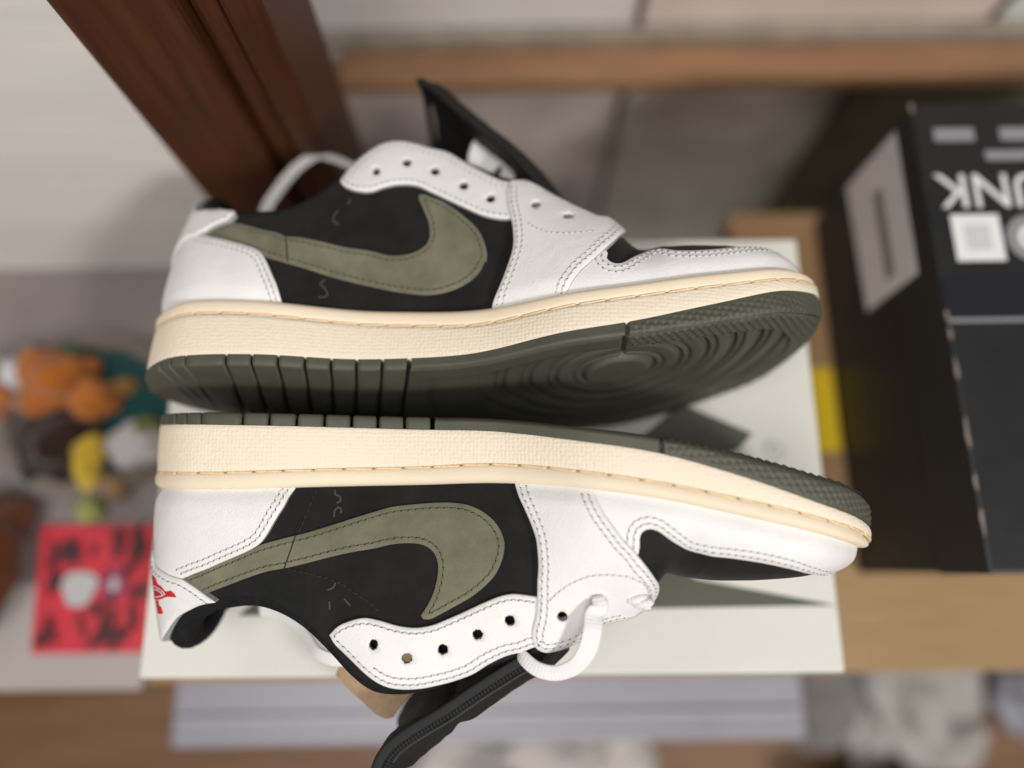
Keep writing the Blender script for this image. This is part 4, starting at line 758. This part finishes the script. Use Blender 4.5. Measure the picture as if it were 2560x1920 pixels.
# label and yellow sticker on its left face
def side_poly(name, P, x, m):
    V = [(x, y, z) for y, z in P]+[(x+.0004, y, z) for y, z in P]; n = len(P); F = [tuple(range(n))]+[(i, n+i, n+(i+1) % n, (i+1) % n) for i in range(n)]
    o = mesh_obj(name, V, F, m, None, False); o.parent = bb; o.matrix_parent_inverse = Matrix.Translation(-bb.location); return o
side_poly('side_label', [(.245,.058),(.245,.122),(.157,.122),(.157,.062)], .2222, mat('pale_side_label', (.76,.71,.68), .6, .3, .04, 60))
side_poly('side_label_print', [(.222,.090),(.222,.100),(.166,.100),(.166,.090)], .2219, mat('side_label_ink', (.26,.22,.20), .6))
ys = box('yellow_sticker', (.2068, .079, .0004), (.2222, .137, .0032), mat('yellow_sticker', (.72,.50,.012), .5, .4), None, .0005); tag(ys, 'bright yellow sticker strip on the table between shoe box and black box', 'sticker')
# scuffed pale spots along the lid edge
for i, (x, y, r) in enumerate([(.2224, .2470, .0036), (.2226, .1265, .0026), (.2227, .1165, .0036), (.2229, .098, .0060), (.2229, .0655, .0085), (.2229, .041, .0045), (.2229, .022, .0070)]):
    bplane('worn_spot', [(x+.0002+min(r*.35,.0009)*math.cos(a)*(1+.4*math.sin(3*a+i)), y+r*math.sin(a)) for a in np.arange(9)/9*2*math.pi], mat('worn_card_%d' % i, (.22,.18,.16), .9), .1407)
# ---------------------------------------------------------------- things on the left shelf
card_red = mat('red_card', (.52,.028,.045), .5, .4, .08, 60)
ink = mat('black_card_ink', (.045,.012,.014), .6); greyp = mat('grey_card_print', (.42,.42,.43), .6); pinkp = mat('magenta_card_print', (.33,.04,.12), .55)
rc = empty('red_card', (-.272, -.003, 0)); tag(rc, 'red printed card with black scribbles and grey patch on the left shelf', 'card')
def rpart(name, P, m, z): o = flat_poly(name, P, z, m, None, .0004 if z > .0028 else .0024); o.parent = rc; o.matrix_parent_inverse = Matrix.Translation(-rc.location); return o
rpart('card_sheet', [(-.3075,-.0435),(-.2305,-.0435),(-.2365,.0365),(-.3125,.0365)], card_red, .0026)
r2 = random.Random(3)
for i in range(62):
    x = r2.uniform(-.303, -.240); y = r2.uniform(-.036, .030); w = r2.uniform(.0014, .0034); h = r2.uniform(.003, .011); a = r2.uniform(-.6, .6); ca, sa = math.cos(a), math.sin(a)
    if abs(x+.281) < .014 and abs(y+.002) < .014: continue
    P = [(x+ca*dx-sa*dy, y+sa*dx+ca*dy) for dx, dy in ((-w,-h),(w*.6,-h*.8),(w,h*.3),(w*.2,h),(-w*.9,h*.5))]; rpart('scribble', P, ink, .0030+.00004*i)
rpart('grey_print', [(-.281+.011*math.cos(a)*(1+.18*math.sin(3*a)), -.004+.0125*math.sin(a)*(1+.12*math.cos(2*a))) for a in np.arange(28)/28*2*math.pi], greyp, .0048)
rpart('magenta_print', [(-.2585+.0085*math.cos(a), -.001+.0105*math.sin(a)) for a in np.arange(20)/20*2*math.pi], pinkp, .0049)
rpart('pale_print', [(-.2585+.003*math.cos(a), -.0015+.0045*math.sin(a)) for a in np.arange(16)/16*2*math.pi], greyp, .0053)
liner = box('pale_liner', (-.74, -.0655, -.0004), (-.2362, -.0005, .0001), M['greymat2'], None, 0); tag(liner, kind='structure')
def blob(name, parts, m, label, cat, seed=0, group=None, fuzz=.5):
    """soft stuffed shape: merged round lobes with a lumpy felt skin"""
    bm = bmesh.new(); rr = random.Random(seed)
    for (x, y, z, a, b, c) in parts:
        r = bmesh.ops.create_icosphere(bm, subdivisions=4, radius=1.0); ph = rr.uniform(0, 6)
        for v in r['verts']:
            p = v.co; k = 1+.16*math.sin(p.x*4+ph)*math.cos(p.y*3.3+ph)+.10*math.sin(p.z*5+p.x*4+ph*2)+.04*math.sin(p.y*11+ph)
            v.co = Vector((x+p.x*a*k, y+p.y*b*k, z+p.z*c*k))
    me = bpy.data.meshes.new(name); bm.to_mesh(me); bm.free(); me.polygons.foreach_set('use_smooth', np.ones(len(me.polygons), bool)); me.materials.append(m)
    o = bpy.data.objects.new(name, me); C.objects.link(o); return tag(o, label, cat, group)
felt = lambda n, c: mat(n, c, .95, .1, .10, 90, .6, 900, .001, sheen=.3)
G_ = 'stuffed toys on the left shelf'
blob('plush_toy', [(-.306,.132,.020,.022,.020,.020),(-.318,.116,.014,.012,.010,.013),(-.292,.140,.013,.012,.009,.012)], felt('orange_felt', (.34,.10,.014)), 'larger orange plush lump beside the pale ball', 'plush toy', 1, G_)
blob('plush_toy', [(-.279,.118,.017,.0155,.0135,.017)], felt('bright_orange_felt', (.40,.13,.02)), 'small round orange plush lying on the teal cloth', 'plush toy', 2, G_)
blob('plush_toy', [(-.302,.090,.016,.022,.019,.016),(-.292,.076,.012,.014,.012,.012),(-.285,.095,.011,.011,.011,.011)], felt('dark_brown_felt', (.022,.009,.005)), 'dark brown plush lump below the orange ones', 'plush toy', 3, G_)
blob('plush_toy', [(-.280,.080,.014,.0095,.0185,.014),(-.278,.066,.010,.008,.008,.010)], felt('yellow_felt', (.50,.34,.03)), 'oblong yellow plush at the edge of the teal cloth', 'plush toy', 4, G_)
blob('plush_toy', [(-.331,.136,.022,.0075,.008,.012),(-.340,.128,.010,.010,.012,.010)], felt('pale_felt', (.62,.62,.64)), 'small pale ball pressed against the larger orange plush', 'plush toy', 5, G_)
blob('plush_toy', [(-.350,.118,.020,.016,.012,.020)], felt('rust_felt', (.42,.15,.04)), 'rust plush cut by the left picture edge', 'plush toy', 6, G_)
blob('plush_toy', [(-.340,.006,.020,.026,.040,.020),(-.330,.040,.012,.020,.018,.012)], felt('rust_brown_felt', (.075,.022,.008)), 'big rust brown plush at the left edge beside the red card', 'plush toy', 7, G_)
blob('teal_cloth', [(-.264,.118,.005,.033,.040,.005),(-.256,.098,.004,.026,.030,.004)], felt('teal_felt', (.010,.055,.055)), 'folded teal cloth lying under the small plush toys', 'cloth', 8)
blob('cotton_pad', [(-.251,.088,.012,.018,.015,.010)], felt('white_cotton', (.46,.43,.43)), 'white cotton pad beside the heels of the sneakers', 'pad', 9)
blob('green_pompom', [(-.278,.046,.008,.008,.008,.008)], felt('lime_felt', (.26,.30,.08)), 'small lime pompom above the red card', 'pompom', 10)
rb = random.Random(21)
bits = [('navy', (.012,.018,.05)), ('forest green', (.03,.09,.035)), ('amber', (.34,.17,.02)), ('cream', (.45,.42,.36)), ('maroon', (.10,.012,.015)), ('olive green', (.12,.14,.03)), ('charcoal', (.02,.02,.022)), ('tan', (.28,.17,.09))]
spots = [(-.322,.150,'lying above the larger orange plush'), (-.300,.152,'tucked behind the larger orange plush'), (-.262,.128,'on the upper edge of the teal cloth'), (-.314,.100,'wedged between orange and dark brown plush'), (-.292,.104,'pressed under the small round orange plush'), (-.246,.100,'beside the white cotton pad'), (-.318,.074,'below the dark brown plush'), (-.262,.060,'near the heel of the nearer sneaker')]
for (nm, c_), (x, y, where) in zip(bits, spots):
    blob('felt_bead', [(x, y, .010, rb.uniform(.006,.009), rb.uniform(.006,.010), .010), (x+rb.uniform(-.008,.008), y+rb.uniform(-.008,.008), .007, .005, .005, .007)], felt(nm.replace(' ', '_')+'_bead_felt', c_), nm+' felt bead '+where, 'bead', rb.randint(0, 99), 'felt beads among the toys')
tr = []
for k in range(64): a = k/64*2*math.pi; tr.append((-.288+.062*math.cos(a), .112+.052*math.sin(a), .006+.002*math.sin(3*a)))
V = []; F = []
for k, p in enumerate(tr):
    a = k/64*2*math.pi
    for q in range(8): b = q/8*2*math.pi; V.append((p[0]+.0065*math.cos(b)*math.cos(a), p[1]+.0065*math.cos(b)*math.sin(a), p[2]+.0055*math.sin(b)))
for k in range(64):
    for q in range(8): F.append((k*8+q, ((k+1) % 64)*8+q, ((k+1) % 64)*8+(q+1) % 8, k*8+(q+1) % 8))
tag(mesh_obj('braided_hoop', V, F, felt('beige_braid', (.17,.14,.115))), 'beige braided hoop lying round the plush toys', 'hoop')
# ---------------------------------------------------------------- things lower down in front
clear = mat('milky_plastic', (.29,.285,.325), .35, .5, .06, 20)
bn = empty('plastic_bin', (-.02, -.10, -.33)); tag(bn, 'milky grey plastic bin on the shelf below the shoe box', 'bin')
def npart(name, lo, hi, m, bevel=.001): o = box(name, lo, hi, m, None, bevel); o.parent = bn; o.matrix_parent_inverse = Matrix.Translation(-bn.location); return o
npart('bin_lid', (-.2495, -.116, -.088), (.2085, -.064, -.080), clear, .003)
npart('bin_lid_ridge', (-.2450, -.0985, -.0798), (.2040, -.0945, -.0765), mat('pale_plastic', (.36,.36,.41), .3), .0012)
npart('bin_lid_ridge', (-.2450, -.1085, -.0798), (.2040, -.1065, -.0780), bpy.data.materials['pale_plastic'], .0008)
npart('bin_body', (-.244, -.111, -.329), (.203, -.0645, -.0885), mat('grey_plastic', (.24,.23,.25), .4), .003)
blob('white_bundle', [(.02,-.19,-.30,.06,.05,.03),(-.06,-.20,-.305,.05,.05,.025),(.10,-.185,-.305,.035,.04,.025)], felt('white_cloth', (.55,.50,.47)), 'white cloth bundle half hidden below the plastic bin', 'bundle', 11)
blob('dark_red_pouch', [(-.005,-.215,-.27,.03,.03,.025)], felt('dark_red_cloth', (.10,.012,.010)), 'dark red pouch behind the tip of the near tongue', 'pouch', 12)
blob('white_bundle', [(.385,-.115,-.29,.045,.05,.04),(.41,-.165,-.30,.05,.03,.03),(.35,-.15,-.31,.03,.04,.02),(.44,-.12,-.31,.03,.05,.02)], felt('grey_white_cloth', (.42,.39,.36)), 'grey white cloth bundle at the lower right', 'bundle', 13)
blob('pale_bag', [(.53,-.13,-.28,.055,.045,.05)], mat('pale_blue_plastic', (.56,.59,.68), .3, .5, .1, 40), 'pale blue plastic bag at the lower right edge', 'bag', 14)
blob('blue_grey_pouch', [(.36,-.215,-.28,.07,.03,.03)], felt('blue_grey_cloth', (.13,.135,.17)), 'blue grey pouch at the bottom right', 'pouch', 15)
blob('grey_bundle', [(.30,-.12,-.30,.045,.05,.03)], felt('taupe_cloth', (.20,.18,.165)), 'taupe cloth bundle beside the plastic bin', 'bundle', 16)
# ================================================================ the pair of sneakers
def finish(s):
    d = s.d
    bpy.context.view_layer.update()
far = Shoe('far', False, -6.7718, -0.9069, -2.6200, (-0.16436, 0.08520, 0.17590), 0.9885,
           'farther sneaker lying with its olive tread turned towards the camera')
build_sole(far); build_upper(far)
tongue(far, far.d['tongue_edge'], 31., 9.0, 7.0)
P = spline(np.array(far.d['lace_back']), 1.5, corner=170); far.strip_tube('lace', P, None, M['lace'], sides=28, flat=(3.0, .65), up=np.array([.5, .3, .8]))
for b in far.d['lace_bow']:
    P = spline(np.array(b), 1.2, corner=170); P[:, 2] += np.sin(np.linspace(0, math.pi, len(P)))*5; far.strip_tube('lace', P, None, M['lace'], sides=28, flat=(3.6, .65), up=np.array([.3, .2, .9]))
near = Shoe('near', True, 8.9552, -1.1860, -1.7040, (-0.15653, 0.06898, 0.17423), 1.0069,
            'nearer sneaker lying upside down with red emblem on its heel tab')
build_sole(near); build_upper(near)
tongue(near, near.d['tongue_edge'], 31., 11.0, 6.0, .55)
e_ = near.d['eyelets'][6]; P = np.vstack([surf_ab([e_[0]], [e_[1]-2.4], 3.2), surf_ab([e_[0]], [e_[1]+.6], 6.6), np.array(near.d['lace_loop'])[1:]]); P = spline(P, 1.2, corner=170); q = np.linspace(0, 1, len(P)); near.strip_tube('lace', P, None, M['lace'], sides=32, flat=(np.interp(q, [0, .04, .12, .3, .5, .75, 1], [2.0, 3.0, 3.4, 3.6, 3.0, 2.5, 2.8]), .75), up=np.array([.15, .2, 1.]))
P = spline(np.array(near.d['lace_back']), 1.5, corner=170); near.strip_tube('lace', P, None, M['lace'], sides=28, flat=(3.1, .7), up=np.array([-.3, .3, .9]))
kn = np.array(near.d['saddle'][20:22]).mean(0); c = surf_ab([kn[0]-.5], [kn[1]-2.2], 3.2)[0]
c = c+np.array([-5.0, -4.4, 8.2]); ax = np.array([.93, .35, .05])*4.6; s1 = np.array([-.35, .93, 0]); s2 = np.array([0, 0, 1.])
for k_ in range(3):
    t = np.linspace(-1, 1, 40)[:, None]; w_ = 1.55*np.sqrt(np.clip(1-(t*.96)**2, 0, 1)); ph = k_*2.094+t*2.6
    near.strip_tube('lace_knot', c+ax*t+s1*np.cos(ph)*w_+s2*np.sin(ph)*w_, 1.7, M['lace'], sides=10, up=np.array([.1, .2, 1.]))
# kraft card pushed into the opening of the near sneaker
pp = np.array(near.d['paper']); pl_ = spline(pp[:, :2], 2.0, True, 40); n = len(pl_); cx_, cy_ = pl_.mean(0)
Q = [inset_poly(pl_, k) for k in (0, 2.5, 6.0)]; 
grid = [(x, y) for x in np.arange(pl_[:, 0].min(), pl_[:, 0].max(), 2.5) for y in np.arange(pl_[:, 1].min(), pl_[:, 1].max(), 2.5)]
grid = np.array(grid); grid = grid[inside(grid, pl_)]; grid = grid[poly_dist(grid, pl_) > 1.2]
v, e, f, *_ = delaunay_2d_cdt([Vector(p) for p in np.vstack([pl_, grid])], [(i, (i+1) % n) for i in range(n)], [], 1, 1e-4)
v = np.array([(p[0], p[1]) for p in v]); bend = lambda v: 13-.10*(v[:, 1]-cy_)-.012*(v[:, 0]-cx_)**2
Vt = np.c_[v, bend(v)]; Vb = np.c_[v, bend(v)-1.1]; nv = len(v); F = [tuple(t) for t in f]+[tuple(nv+i for i in t)[::-1] for t in f]
cnt = {(t[i], t[(i+1) % len(t)]) for t in f for i in range(len(t))}
F += [(b, a, nv+a, nv+b) for a, b in cnt if (b, a) not in cnt]
pc = mesh_obj('card_insert', to_world(near, np.vstack([Vt, Vb])), F, M['kraft'], None, False); tag(pc, 'brown kraft card insert sticking out of the nearer sneaker', 'card')
